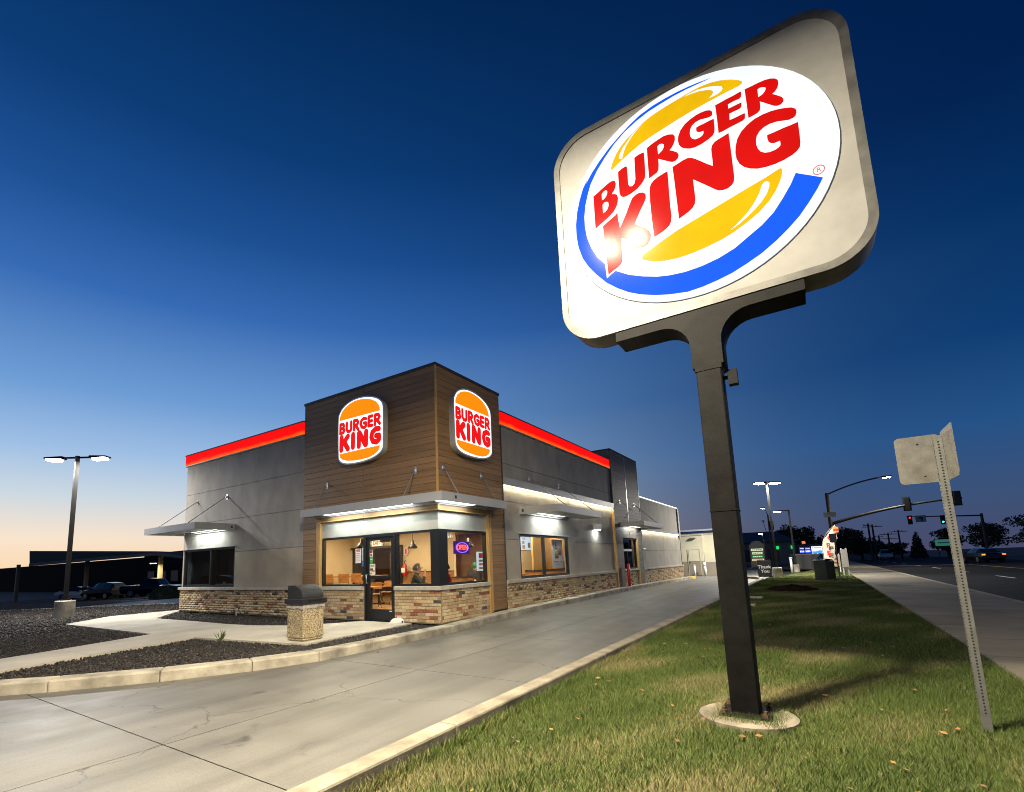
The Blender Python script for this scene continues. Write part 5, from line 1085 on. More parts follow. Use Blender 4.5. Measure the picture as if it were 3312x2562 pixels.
MB().box(-2.1, -2.05, 7.4, 9.4, .9, 2.2).build('back_bar', M('steel_shelf', (.5, .42, .28), .3, metal=.5), inte)
# low partition behind the side window with timber slats
MB().box(-2.95, -1.8, 3.95, 4.05, 0, .93).build('partition', wood_i, inte); MB().box(-3.0, -1.75, 3.92, 4.08, .93, .96).build('partition_cap', dark_i, inte)
MB().box(-.65, -.58, 5.8, 8.5, 1.08, 2.2).build('hanging_panel', M('tan_panel', (.52, .30, .10), .5, var=.08, vs=2), inte); MB().box(-.66, -.575, 5.78, 8.52, 1.02, 1.08).build('hanging_panel_rail', dark_i, inte)
MB().box(-2.4, -.35, 5.0, 5.6, .70, .745).box(-2.35, -2.25, 5.1, 5.5, 0.01, .70).box(-.55, -.45, 5.1, 5.5, .01, .70).build('bench_table', wood_ch, inte)
# ceiling downlights and grid
dl_m = M('downlight', (.9, .9, .9), .4, emit=(1, .84, .55), es=9)
for x, y in ((-7.6, 1.4), (-5.2, 1.5), (-3.0, 1.4), (-1.0, 1.6), (-7, 3.6), (-4.5, 3.4), (-1.7, 3.4), (-1.5, 5.6), (-1.2, 7.2), (-7, 7.5), (-4.0, 7.5), (-.42, 5.3), (-.42, 7.7)):  # last two added to brighten the window side of the hanging panel
    MB().lathe([(.09, 0), (.09, .012)], (x, y, 2.705), 16).build('downlight', dl_m, inte)
    lamp_area('downlight_lamp', (x, y, 2.69), .3, 62, (1, .80, .50), inte, .3)
for y in (1.0, 2.6, 4.2): MB().box(-11.8, -.25, y - .03, y + .03, 2.66, 2.70).build('ceiling_rail', M('rail_tan', (.4, .28, .16), .6), inte)
# exit sign
ex = thing('exit_sign', 'lit white exit sign with red letters over the inner doorway', 'sign', (-6.94, 4.86, 2.28))
MB().box(-7.2, -6.68, 4.84, 4.9, 2.17, 2.40).build('housing', M('exit_face', (.8, .78, .7), .4, emit=(1, .82, .5), es=.9), ex)
piece('lettering', text_mesh('EXIT', .2, .004, M('exit_red', (.6, .02, .01), .5, emit=(1, .05, .01), es=.9), .006), ex, (-6.94, 4.836, 2.285), FRONT)
for s in (-1, 1): MB().tube([(-6.94 + s * .34, 4.84, 2.26), (-6.94 + s * .34, 4.76, 2.24)], .06, 12).build('emergency_lamp', wpap, ex)
# pendants
def pendant(x, y, z, label):
    t = thing('pendant_lamp', label, 'lamp', (x, y, z), 0, 'black pendant lamps')
    MB().lathe([(.17, 0), (.165, .05), (.11, .13), (.06, .17), (.05, .27), (.02, .29)], (x, y, z), 20).build('shade', steel_blk, t, smooth=True)
    MB().tube([(x, y, z + .28), (x, y, 2.72)], .008, 6).build('cord', steel_blk, t)
    MB().lathe([(.05, 0), (.05, .02)], (x, y, z + .02), 12).build('bulb', M('bulb', (.9, .8, .6), .4, emit=(1, .7, .35), es=4), t)
pendant(-4.35, 1.65, 1.95, 'black pendant lamp hanging behind the window left of the door')
pendant(-4.25, 3.9, 1.95, 'black pendant lamp above the seated man beyond the right front window')
pendant(-1.75, 3.7, 1.88, 'black pendant lamp beyond the side window, right of the neon sign')
# extinguisher
fe = thing('fire_extinguisher', 'red fire extinguisher with white label on the beige wall', 'extinguisher', (-5.5, 4.86, 1.0))
MB().lathe([(.07, 0), (.085, .03), (.085, .36), (.05, .42), (.03, .46)], (-5.5, 4.86, 1.0), 16).build('cylinder', M('ext_red', (.5, .02, .02), .35), fe, smooth=True)
MB().box(-5.59, -5.41, 4.765, 4.772, 1.12, 1.29).build('label', wpap, fe); MB().tube([(-5.5, 4.86, 1.46), (-5.5, 4.86, 1.53), (-5.43, 4.83, 1.55)], .02, 8).build('valve', steel_blk, fe)
o = MB().box(-5.58, -5.42, 4.93, 4.95, 1.78, 2.04).build('wall_notice', wpap, org=(-5.49, 4.94, 1.9)); tag(o, 'small red and white notice high on the beige wall above the extinguisher', 'notice')
link('print', MB().box(-.05, .05, -.012, -.0102, -.1, .1).mesh('print', redp), o, (-.01, 0, .01))
o = MB().box(-9.0, -8.72, 4.94, 4.99, 1.55, 2.0).build('wall_speaker', dark_i, org=(-8.85, 4.95, 1.75)); tag(o, 'dark square picture on the beige wall behind the door notices', 'picture')
# menu kiosk inside the side window
ks = thing('menu_kiosk', 'slim upright kiosk with lit menu screen inside the side window', 'kiosk', (-.62, 2.62, 0))
MB().box(-.68, -.56, 2.5, 2.74, .01, 1.15).build('stand', dark_i, ks)
MB().box(-.60, -.55, 2.42, 2.80, 1.15, 1.68).build('screen', M('kiosk_screen', (.1, .1, .1), .3, emit=(.62, .75, .85), es=.8), ks)
for i, (a, b, m) in enumerate(((1.50, 1.64, redp), (1.40, 1.46, gry), (1.30, 1.36, org), (1.20, 1.25, gry))): MB().box(-.5495, -.548, 2.47, 2.75 - .06 * (i % 2), a, b).build('screen_print', m, ks)
# neon OPEN sign
nb = M('neon_blue', (.02, .02, .1), .4, emit=(.22, .12, 1.0), es=2.2); nr2 = M('neon_red', (.1, .01, .01), .4, emit=(1, .12, .10), es=2.4); npn = M('neon_panel', (.02, .006, .05), .35, emit=(.10, .0, .35), es=.35)
ns = thing('open_sign', 'neon OPEN sign with red letters in a blue oval hanging in the side window', 'sign', (-.22, 1.21, 1.61))
MB().box(-.24, -.215, .87, 1.55, 1.61, 1.93).build('panel', npn, ns)
mb = MB(); pts = [(-.205, 1.21 + .26 * math.cos(a), 1.77 + .125 * math.sin(a)) for a in np.linspace(0, 2 * PI, 40)]
MB().tube(pts, .011, 6, caps=False).build('blue_ring', nb, ns)
MB().box(-.2148, -.212, .93, 1.49, 1.70, 1.84).build('red_field', M('neon_field', (.05, .0, .01), .4, emit=(.85, .0, .10), es=.5), ns)
piece('lettering', text_mesh('OPEN', .185, .008, nr2, .001, xs=1.0), ns, (-.205, 1.21, 1.77), SIDE)
for y in (1.05, 1.38): MB().tube([(-.225, y, 1.93), (-.225, y, 2.7)], .004, 6).build('chain', steel, ns)
# poster on the lane window
po = thing('window_poster', 'burger offer poster with a large red $5 inside the lane side window', 'poster', (-.16, 6.79, 1.1))
MB().box(-.165, -.16, 6.37, 7.21, 1.11, 2.09).build('sheet', M('poster_paper', (.55, .53, .48), .7), po)
piece('lettering', text_mesh('5', .36, .002, redp, .014, xs=.8), po, (-.1585, 6.68, 1.86), SIDE); piece('lettering', text_mesh('$', .17, .002, redp, .006), po, (-.1585, 6.50, 1.93), SIDE)
piece('lettering', text_mesh('Whopper Jr. Duo', .085, .002, redp, .002), po, (-.1585, 6.79, 1.335), SIDE)
for i, y in enumerate((1.25, 1.225)): piece('lettering', text_mesh('', .03, .002, gry), po, (-.1585, 6.79, y), SIDE) if 0 else MB().box(-.1598, -.1585, 6.62 + .02 * i, 6.97 - .03 * i, y - .006, y + .006).build('fine_print', gry, po)
bunm = M('print_bun', (.50, .24, .08), .6); lett = M('print_lettuce', (.10, .26, .04), .6); tom = M('print_tomato', (.45, .05, .03), .6); pat = M('print_patty', (.07, .03, .02), .6)
for (cy, cz) in ((6.95, 1.60), (6.72, 1.49)):
    for (dz_, h, wd, m, i) in ((.13, .13, .32, bunm, 0), (.075, .05, .37, lett, 1), (.04, .045, .34, tom, 2), (-.005, .055, .36, pat, 3), (-.055, .05, .31, bunm, 4)):
        pts = chaikin([(-wd / 2, -h / 2), (wd / 2, -h / 2), (wd / 2 * (.9 if i == 0 else 1), h / 2), (-wd / 2 * (.9 if i == 0 else 1), h / 2)], 2)
        piece('burger_print', shape_mesh([pts], .001, m), po, (-.1592 + .0003 * i + (.0009 if cy < 6.8 else 0), cy, cz + dz_), SIDE)
# furniture
def chair(x, y, rz, label, tall=1.0):
    t = thing('chair', label, 'chair', (x, y, .012), rz, 'timber and black steel dining chairs')
    t.scale = (1, 1, tall)
    MB().box(-.2, .2, -.2, .2, .44, .465).build('seat', wood_ch, t, local=True, bevel=.008)
    MB().hull8([(-.2, -.235, .62), (.2, -.235, .62), (.2, -.215, .62), (-.2, -.215, .62)], [(-.19, -.27, .84), (.19, -.27, .84), (.19, -.25, .84), (-.19, -.25, .84)]).build('backrest', wood_ch, t, local=True, bevel=.006)
    for s in (-1, 1):
        MB().tube([(s * .15, -.24, .76), (s * .16, -.20, .44), (s * .19, .2, .0)], .011, 6).build('leg', steel_blk, t, local=True)
        MB().tube([(s * .17, .19, .44), (s * .19, -.22, .0)], .011, 6).build('leg', steel_blk, t, local=True)
    return t
def table(x, y, rz, label, w=.62, l=.62, tall=1.0):
    t = thing('dining_table', label, 'table', (x, y, .012), rz, 'square timber dining tables')
    t.scale = (1, 1, tall)
    MB().box(-l / 2, l / 2, -w / 2, w / 2, .715, .75).build('top', wood_ch, t, local=True, bevel=.006)
    MB().tube([(0, 0, .02), (0, 0, .715)], .035, 10).build('column', steel_blk, t, local=True)
    MB().box(-.28, .28, -.03, .03, .0, .03).box(-.03, .03, -.28, .28, .0, .0302).build('foot', steel_blk, t, local=True)
chair(-5.62, 4.0, math.radians(200), 'timber backed chair seen whole through the door glass')
chair(-5.1, 2.9, math.radians(60), 'timber chair at the table nearest behind the door, side on')
chair(-7.05, 2.75, math.radians(20), 'timber chair at the far left of the row behind the left front window', 1.36)
chair(-6.4, 2.85, math.radians(25), 'timber chair second from the left behind the left front window', 1.36)
chair(-5.85, 2.95, math.radians(20), 'timber chair nearest the door in the row behind the left front window', 1.36)
chair(-7.4, 4.2, math.radians(190), 'timber chair under the exit sign, half hidden by the door rail')
chair(-2.9, 3.1, math.radians(140), 'timber chair behind the seated man in the green sweater')
table(-4.3, 2.0, .1, 'timber table just behind the door and left window')
table(-6.3, 4.3, .0, 'timber table beyond the chair seen through the door')
table(-7.2, 3.9, .25, 'tall timber table behind the row of chairs at the left window', l=2.6, tall=1.4)
table(-1.05, .95, math.radians(34), 'small table by the window between the man and the red clad person', l=.7, w=.6)
table(-2.6, 2.4, .0, 'timber table just behind the seated man')
cup = MB().lathe([(.032, 0), (.042, .12)], (-1.0, .92, .763), 14).build('paper_cup', wpap, org=(-1.0, .92, .763)); tag(cup, 'white paper cup on the small window table', 'cup')

# ================================================================== PEOPLE (seated, seen through the glass)
skin_m = M('skin', (.50, .27, .18), .55); hair_g = M('hair_grey_brown', (.09, .065, .05), .7); hair_d = M('hair_dark', (.03, .022, .018), .7)
def person(label, loc, rz, top, legs, hair, hand_up=True, cap=None, head_turn=0.0):
    t = thing('person', label, 'person', loc, rz)
    t.scale = (1.06, 1.06, 1.09)
    J = {'pel': (0, 0, .52), 'wai': (0, .02, .68), 'che': (0, .06, .90), 'nec': (0, .09, 1.05), 'nk2': (0, .115, 1.10), 'hed': (0, .135, 1.19), 'crn': (0, .12, 1.265),
         'shL': (-.17, .07, .985), 'shR': (.17, .07, .985), 'elL': (-.23, .24, .79), 'elR': (.21, .26, .79), 'haL': (-.06, .44, .79), 'haR': (.05, .30, 1.06) if hand_up else (.06, .46, .79),
         'hiL': (-.1, .04, .50), 'hiR': (.1, .04, .50), 'knL': (-.12, .46, .50), 'knR': (.12, .46, .50), 'anL': (-.12, .44, .09), 'anR': (.12, .44, .09), 'toL': (-.13, .58, .03), 'toR': (.13, .58, .03)}
    E = [('pel', 'wai'), ('wai', 'che'), ('che', 'nec'), ('nec', 'nk2'), ('nk2', 'hed'), ('hed', 'crn'), ('che', 'shL'), ('che', 'shR'), ('shL', 'elL'), ('elL', 'haL'), ('shR', 'elR'), ('elR', 'haR'), ('pel', 'hiL'), ('pel', 'hiR'), ('hiL', 'knL'), ('hiR', 'knR'), ('knL', 'anL'), ('knR', 'anR'), ('anL', 'toL'), ('anR', 'toR')]
    Rr = {'pel': (.17, .13), 'wai': (.16, .125), 'che': (.18, .125), 'nec': (.075, .07), 'nk2': (.055, .055), 'hed': (.085, .1), 'crn': (.06, .075), 'shL': (.075, .075), 'shR': (.075, .075), 'elL': (.05, .05), 'elR': (.05, .05), 'haL': (.033, .033), 'haR': (.035, .035), 'hiL': (.09, .09), 'hiR': (.09, .09), 'knL': (.068, .068), 'knR': (.068, .068), 'anL': (.045, .045), 'anR': (.045, .045), 'toL': (.035, .03), 'toR': (.035, .03)}
    # fingers
    for s in ('L', 'R'):
        h = Vector(J['ha' + s]); e = Vector(J['el' + s]); d = (h - e).normalized(); sd = Vector((1, 0, 0)) if s == 'L' else Vector((-1, 0, 0))
        for i, (o_, ln) in enumerate(((-.03, .07), (-.01, .085), (.01, .08), (.03, .06))):
            a, b = 'f%s%da' % (s, i), 'f%s%db' % (s, i)
            J[a] = tuple(h + d * .045 + Vector((o_ * .3, 0, o_))); J[b] = tuple(h + d * (.045 + ln * .6) + Vector((o_ * .3, 0, o_)) + sd * .02)
            E += [('ha' + s, a), (a, b)]; Rr[a] = (.011, .011); Rr[b] = (.009, .009)
        J['t' + s] = tuple(h + sd * .05 + d * .03); E.append(('ha' + s, 't' + s)); Rr['t' + s] = (.011, .011)
    ks_ = list(J); me = bpy.data.meshes.new('body'); me.from_pydata([J[k] for k in ks_], [(ks_.index(a), ks_.index(b)) for a, b in E], []); me.update()
    o = link('body', me)
    sk = o.modifiers.new('skin', 'SKIN'); sk.use_smooth_shade = True
    for i, k in enumerate(ks_):
        o.data.skin_vertices[0].data[i].radius = Rr[k]; o.data.skin_vertices[0].data[i].use_root = (k == 'pel')
    sb = o.modifiers.new('sub', 'SUBSURF'); sb.levels = sb.render_levels = 1
    dg = bpy.context.evaluated_depsgraph_get(); dg.update()
    m2 = bpy.data.meshes.new_from_object(o.evaluated_get(dg)); bpy.data.objects.remove(o)
    m2.materials.clear()
    for mm in (skin_m, top, legs, steel_blk): m2.materials.append(mm)
    hl, hr_ = Vector(J['haL']), Vector(J['haR'])
    for p in m2.polygons:
        c = p.center
        if c.z > 1.07 or (c - hl).length < .1 or (c - hr_).length < .1: p.material_index = 0
        elif c.z > .60 or (c.y < .2 and c.z > .55): p.material_index = 1
        elif c.z < .08: p.material_index = 3
        else: p.material_index = 2
        p.use_smooth = True
    b = link('body', m2, t)
    # face details + hair
    MB().lathe([(.004, 0), (.012, .012), (.004, .045)], (0, .235, 1.165), 8).build('nose', skin_m, t, local=True, smooth=True)
    for s in (-1, 1):
        MB().lathe([(.002, -.01), (.011, 0), (.002, .01)], (s * .032, .222, 1.205), 8).build('eye', steel_blk, t, local=True, smooth=True)
        MB().lathe([(.004, -.03), (.018, -.01), (.018, .015), (.005, .03)], (s * .088, .125, 1.19), 8).build('ear', skin_m, t, local=True, smooth=True)
    MB().box(-.026, .026, .222, .232, 1.128, 1.134).build('mouth', M('lips', (.3, .09, .07), .5), t, local=True)
    n, mm_ = 10, 14; mb = MB()
    for i in range(n):
        ph = PI / 2 * (i / (n - 1)) * 1.25
        for k in range(mm_):
            a = 2 * PI * k / mm_; rr = math.sin(ph); yy = .105 + .115 * rr * math.sin(a); drop = (.055 if math.sin(a) < .2 else 0) * (i / (n - 1))
            mb.v.append((.091 * rr * math.cos(a), min(yy, .172), 1.215 + .085 * math.cos(ph) - drop))
    for i in range(n - 1):
        for k in range(mm_): q = i * mm_ + k; w_ = i * mm_ + (k + 1) % mm_; mb.f.append((q, q + mm_, w_ + mm_, w_)); mb.m.append(0)
    mb.build('hair' if not cap else 'cap', cap or hair, t, local=True, smooth=True)
    if cap: MB().box(-.07, .07, .2, .30, 1.235, 1.245).build('cap_brim', cap, t, local=True, bevel=.004)
    MB().box(-.22, .22, -.2, .22, .40, .44).build('stool_seat', wood_ch, t, local=True) if False else None
    return t
olive = M('knit_olive', (.045, .042, .026), .9, bump=.3, bs=60); jean = M('denim_dark', (.02, .025, .04), .9); redc = M('knit_red', (.45, .01, .02), .85); dkj = M('jacket_dark', (.03, .032, .038), .8)
person('seated person in a dark olive sweater leaning on one hand, in profile behind the glass', (-1.42, .68, .0), math.radians(-56), olive, jean, hair_g)
person('person in red sitting opposite, mostly hidden behind the corner post', (-.66, 1.25, .0), math.radians(130), redc, jean, hair_d, hand_up=False)
person('person in a dark jacket and green lit cap beyond the low partition', (-2.3, 4.75, .0), math.radians(20), dkj, jean, hair_d, hand_up=False, cap=M('cap_green', (.03, .12, .05), .8, emit=(.05, .5, .2), es=.12))  # green glow on the cap put into its colour and emission
for (x, y, rz, lb) in ((-1.42, .62, -56, 'timber chair under the person in the olive sweater'), (-.66, 1.31, 130, 'timber chair under the person in red'), (-2.3, 4.7, 20, 'timber chair under the person in the dark jacket')):
    chair(x, y, math.radians(rz), lb)
# ================================================================== STREET FURNITURE, RIGHT SIDE
galv = M('galvanised', (.20, .20, .185), .5, metal=.5, var=.14, vs=10)
sback = M('sign_back_alu', (.19, .185, .165), .42, metal=.35, var=.22, vs=7, det=7)
ss = thing('parking_sign', 'two bare metal sign backs at right angles on a perforated square post, far right', 'sign', (8.215, -3.4, -.13))
post = MB(); w = .056
post.box(8.186, 8.186 + w, -3.4, -3.4 + w, -.13, 2.31); post.build('post', galv, ss)
hol = MB(); z = .02
while z < 2.28:
    hol.box(8.186 + w / 2 - .0055, 8.186 + w / 2 + .0055, -3.4015, -3.399, z - .0055, z + .0055); hol.box(8.1845, 8.187, -3.4 + w / 2 - .0055, -3.4 + w / 2 + .0055, z - .0055, z + .0055)
    z += .0254
ho = hol.build('post_holes', MATS['void_black'], ss); ho['kind'] = 'stuff'
def plate_xz(x0, x1, z0, z1, y, parent, mat, r=.035): return piece('sign_plate', shape_mesh([rrect(x0, x1, z0, z1, r, 5)], .003, mat), parent, (0, y, 0), FRONT)
plate_xz(7.929, 8.235, 1.912, 2.335, -3.34, ss, sback)
piece('sign_plate', shape_mesh([rrect(-3.78, -3.345, 1.912, 2.345, .035, 5)], .003, sback), ss, (8.245, 0, 0), SIDE)
for x, z in ((8.08, 2.27), (8.10, 1.98)): MB().tube([(x, -3.349, z), (x, -3.342, z)], .008, 8).build('bolt', steel, ss)
# utility cabinet
cab = thing('utility_cabinet', 'green grey metal utility cabinet standing on the grass beside the feather flag', 'cabinet', (7.4, 23.6, -.13))
cabm = M('cabinet_green', (.075, .085, .065), .5, var=.15, vs=5)
MB().box(7.02, 7.55, 23.5, 24.1, -.13, .90).build('body', cabm, cab, bevel=.01); MB().box(7.0, 7.57, 23.48, 24.12, .90, .95).build('lid', galv, cab)
cab2 = thing('utility_cabinet', 'black second cabinet right behind the green grey one', 'cabinet', (7.75, 24.9, -.13))
MB().box(7.50, 7.95, 24.5, 25.2, -.13, .85).build('body', M('cabinet_black', (.012, .012, .012), .6), cab2, bevel=.01)
MB().hull8([(7.48, 24.48, .85), (7.97, 24.48, .85), (7.97, 25.22, .85), (7.48, 25.22, .85)], [(7.6, 24.6, 1.0), (7.9, 24.6, .95), (7.9, 25.1, .95), (7.6, 25.1, 1.0)]).build('lid', MATS['cabinet_black'], cab2)
# small sign on a post in the lawn
ps = thing('post_sign', 'grey sign back on a thin steel post in front of the feather flag', 'sign', (8.04, 21.65, -.13))
MB().box(8.01, 8.07, 21.62, 21.68, -.13, 2.2).build('post', galv, ps); plate_xz(7.83, 8.13, 1.83, 2.26, 21.6, ps, sback)
# feather flag
ff = thing('feather_flag', 'white curved feather flag with red letters and an orange emblem on the verge', 'flag', (7.75, 32.0, -.13))
def fcurve(t): return Vector((7.55 + .10 * t + 1.05 * max(0, t - .45) ** 2.1 * 2.6, 32.0, .35 + 2.85 * t - .5 * max(0, t - .75) ** 1.6))
mb = MB(); n = 26
for i in range(n + 1):
    t = i / n; p = fcurve(t); wd = .50 + .18 * math.sin(t * 2.6) if t < .8 else (.50 + .18 * math.sin(.8 * 2.6)) * (1 - (t - .8) / .2) ** .75 + .02
    nx = Vector((fcurve(min(1, t + .02)) - fcurve(max(0, t - .02)))).normalized(); rgt = Vector((nx.z, 0, -nx.x))
    for k in range(5):
        q = p + rgt * (wd * k / 4); mb.v.append((q.x, q.y + .05 * math.sin(t * 9 + k * 1.1), q.z))
for i in range(n):
    for k in range(4): a = i * 5 + k; mb.f.append((a, a + 1, a + 6, a + 5)); mb.m.append(0)
mb.build('flag_cloth', M('flag_white', (.45, .40, .32), .8, emit=(1, .9, .75), es=.05), ff, smooth=True)  # cloth, letters and emblem carry a slight glow of their own, though unlit
MB().tube([(7.54, 32.0, -.13)] + [tuple(fcurve(t)) for t in np.linspace(0, .98, 24)], .018, 6).build('pole', galv, ff)
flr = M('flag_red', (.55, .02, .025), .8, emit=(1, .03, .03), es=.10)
for t, ch in ((.68, 'O'), (.51, 'P'), (.33, 'E'), (.14, 'N')):
    p = fcurve(t); piece('letter', text_mesh(ch, .40, .006, flr, .022), ff, (p.x + .32 + (.03 if t > .6 else 0), 31.88, p.z - .02), FRONT)
e = fcurve(.88); ec = [(.17 * math.cos(a), .15 * math.sin(a)) for a in np.linspace(0, PI, 12)]
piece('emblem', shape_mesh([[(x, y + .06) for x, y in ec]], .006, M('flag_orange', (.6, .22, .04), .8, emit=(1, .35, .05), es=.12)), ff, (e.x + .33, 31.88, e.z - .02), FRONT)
piece('emblem', shape_mesh([[(x, -y * .7 - .09) for x, y in ec][::-1]], .006, MATS['flag_orange']), ff, (e.x + .33, 31.88, e.z - .02), FRONT)
MB().box(e.x + .17, e.x + .49, 31.875, 31.882, e.z - .085, e.z + .02).build('emblem_text', flr, ff)
# board signs along the verge
def board(x, y, wd, h0, h1, label, mat, marks=()):
    t = thing('board_sign', label, 'sign', (x, y, -.13), 0, 'small boards along the verge')
    for s in (-1, 1): MB().box(x + s * (wd / 2 - .05) - .03, x + s * (wd / 2 - .05) + .03, y, y + .06, -.13, h1 + .06).build('post', white_p, t)
    MB().box(x - wd / 2, x + wd / 2, y - .03, y, h0, h1).build('board', mat, t)
    for (a, b, c, d, m) in marks: MB().box(x - wd / 2 + a * wd, x - wd / 2 + b * wd, y - .034, y - .031, h0 + c * (h1 - h0), h0 + d * (h1 - h0)).build('print', m, t)
board(8.62, 29.6, .34, .40, 1.50, 'pale blank board on posts by the pavement edge, right of the flag', M('board_grey', (.45, .43, .40), .7, var=.1, vs=4))
board(8.2, 36.0, .75, .3, 1.15, 'low tan board behind the feather flag foot', M('board_tan', (.40, .30, .20), .7), ((.15, .85, .55, .7, brn), (.2, .8, .25, .4, brn)))
# thank you sign
ty = thing('exit_board', 'black board reading Thank You in white script at the lane end', 'sign', (4.3, 29.1, -.13))
MB().box(3.88, 4.66, 29.1, 29.2, -.13, .97).build('panel', M('board_black', (.012, .012, .013), .5), ty, bevel=.01)
piece('lettering', text_mesh('Thank', .30, .004, M('lettering_white', (.6, .58, .55), .6, emit=(1, 1, 1), es=.15), .003), ty, (4.27, 29.097, .52), FRONT)
piece('lettering', text_mesh('You', .30, .004, MATS['lettering_white'], .003), ty, (4.30, 29.097, .24), FRONT)
# white pipe bollard
vp = MB().tube([(5.5, 37.2, -.13), (5.5, 37.2, .93)], .085, 14).tube([(5.5, 37.2, .93), (5.5, 37.2, 1.04)], .12, 14).build('vent_post', white_p, org=(5.5, 37.2, -.13), smooth=True)
tag(vp, 'white capped pipe post beside the single headed lamp', 'post')
# trash enclosure
te = thing('trash_enclosure', 'grey block walled enclosure with panelled gate past the lawn', 'enclosure', (6.4, 47.6, -.15))
blk = M('block_grey', (.23, .22, .19), .85, var=.15, vs=3)
MB().box(5.55, 7.2, 47.4, 49.4, -.17, 1.16).build('wall', blk, te); MB().box(5.5, 7.25, 47.36, 49.45, 1.16, 1.28).build('cap', limestone, te)
for i in range(4): MB().box(5.72 + i * .36, 6.05 + i * .36, 47.33, 47.39, -.05, 1.08).build('gate_panel', M('gate_grey', (.2, .19, .17), .6), te)

# ================================================================== FAR BUILDING BEHIND THE LANE
fb = thing('service_building', 'cream and taupe service building with a blue roof band at the lane end', 'building', (0, 33.5, -.15))
crm = M('cream_paint', (.50, .47, .36), .8, var=.05, vs=1.5); tau = M('taupe_paint', (.24, .205, .16), .8, var=.08, vs=1.5)
MB().box(-1.62, -.02, 33.0, 38, .98, 3.0).build('wall', crm, fb); MB().box(-1.62, -.02, 32.99, 38, -.16, .975).build('wall', tau, fb)
MB().box(-1.66, .02, 32.94, 38.05, 3.0, 3.06).build('cornice', crm, fb)
MB().box(-.02, 1.15, 33.6, 38, .98, 3.0).build('wall', crm, fb); MB().box(-.02, 1.15, 33.59, 38, -.16, .975).build('wall', tau, fb)
MB().box(.0, 1.1, 33.2, 33.59, .9, 1.66).build('meter_wall', crm, fb); MB().box(.0, 1.1, 33.19, 33.59, -.16, .895).build('meter_wall', tau, fb)
MB().box(-14, 1.0, 36.0, 48, 2.6, 3.3).build('wall', crm, fb); MB().box(-14, 1.05, 35.9, 48, 3.3, 3.46).build('roof_band', M('band_blue', (.01, .03, .16), .4), fb); MB().box(-14, 1.1, 35.85, 48, 3.46, 3.6).build('roof_edge', M('edge_white', (.55, .58, .62), .5), fb)
d = MB().box(-1.13, -.28, 32.96, 32.995, -.1, 1.9).build('door', tau, fb); MB().box(-1.08, -.33, 32.945, 32.962, 1.0, 1.86).build('door_upper', crm, d)
MB().box(-1.06, -1.0, 32.92, 32.95, .85, .98).build('handle', steel_blk, d)
for s in (-1.16, -.27): MB().box(s, s + .035, 32.95, 32.99, -.1, 1.93).build('door_trim', crm, fb)
lamp_area('service_wall_light', (-.6, 32.2, 2.9), .3, 14, (1, .92, .7), fb, .2, (math.radians(-35), 0, 0))
MB().box(-.78, -.42, 32.7, 32.95, 2.78, 2.88).build('wall_light', alum, fb)
for x, y, lb in ((-.62, 32.3, 'slim white bollard before the cream door'), (.12, 32.3, 'taller white bollard by the cream building corner')):
    o = MB().tube([(x, y, -.16), (x, y, .74 if x < 0 else .92)], .075 if x < 0 else .09, 14).build('bollard', white_p, org=(x, y, -.16), smooth=True); tag(o, lb, 'bollard', 'white bollards before the service building')
    MB().tube([(x, y, .64), (x, y, .68)], .095, 14).build('bollard_band', blu, o)

# ================================================================== FAR SIGNS ACROSS THE CROSS STREET
led = thing('fuel_price_sign', 'lit roadside sign with a blue price panel and white, blue and orange panel', 'sign', (6.9, 78, -.2))
blk2 = M('sign_dark', (.02, .02, .022), .6)
MB().box(5.0, 8.3, 78.2, 78.5, -.2, 2.6).build('frame', blk2, led)
lb_ = M('led_blue', (.02, .03, .2), .4, emit=(.02, .05, .85), es=1.0); lw = M('led_white', (.5, .5, .5), .4, emit=(.9, .97, 1), es=1.3); lo2 = M('led_orange', (.3, .1, .0), .4, emit=(1, .33, .02), es=1.1); lc = M('led_sky', (.1, .2, .4), .4, emit=(.08, .35, .95), es=1.1)
MB().box(5.2, 6.53, 78.12, 78.2, 1.35, 2.2).build('panel', lb_, led); MB().box(6.66, 7.93, 78.12, 78.2, .50, 2.25).build('panel', lw, led); MB().box(7.1, 7.93, 78.1, 78.2, .05, .42).build('panel', lb_, led)
piece('lettering', text_mesh('Chevron', .30, .01, M('led_ink', (.02, .03, .1), .5), .008), led, (7.3, 78.11, 2.06), FRONT)
for (x, z, s) in ((5.55, 2.02, .14), (6.2, 1.95, .12)): MB().box(x - .28, x + .28, 78.1, 78.118, z - .03, z + .03).build('print', lw, led)
for x in (5.32, 5.47, 5.62, 5.77, 5.98, 6.13, 6.28, 6.43): MB().box(x - .055, x + .045, 78.1, 78.118, 1.46, 1.70).build('price_figure', lw, led)
for (z, m, sg) in ((1.45, lc, 1), (.98, lo2, -1)):
    pts = [(-.62, -.2), (.62, -.26), (.62, .12 + .08 * sg), (.25, .24), (-.2, .06), (-.62, .14)]
    piece('swoosh', shape_mesh([chaikin(pts, 2)], .01, m), led, (7.3, 78.11, z), FRONT)
mo = thing('plaza_monument_sign', 'stone monument sign with arched top and four lit tenant panels', 'sign', (.75, 62, -.2))
MB().box(.35, 1.95, 62.1, 62.5, -.2, 2.6).build('body', blk, mo)
piece('arch', shape_mesh([[(-.65, 0), (.65, 0)] + [(.65 * math.cos(a), .45 * math.sin(a)) for a in np.linspace(.05, PI - .05, 14)]], .4, blk), mo, (1.15, 62.3, 2.6), FRONT)
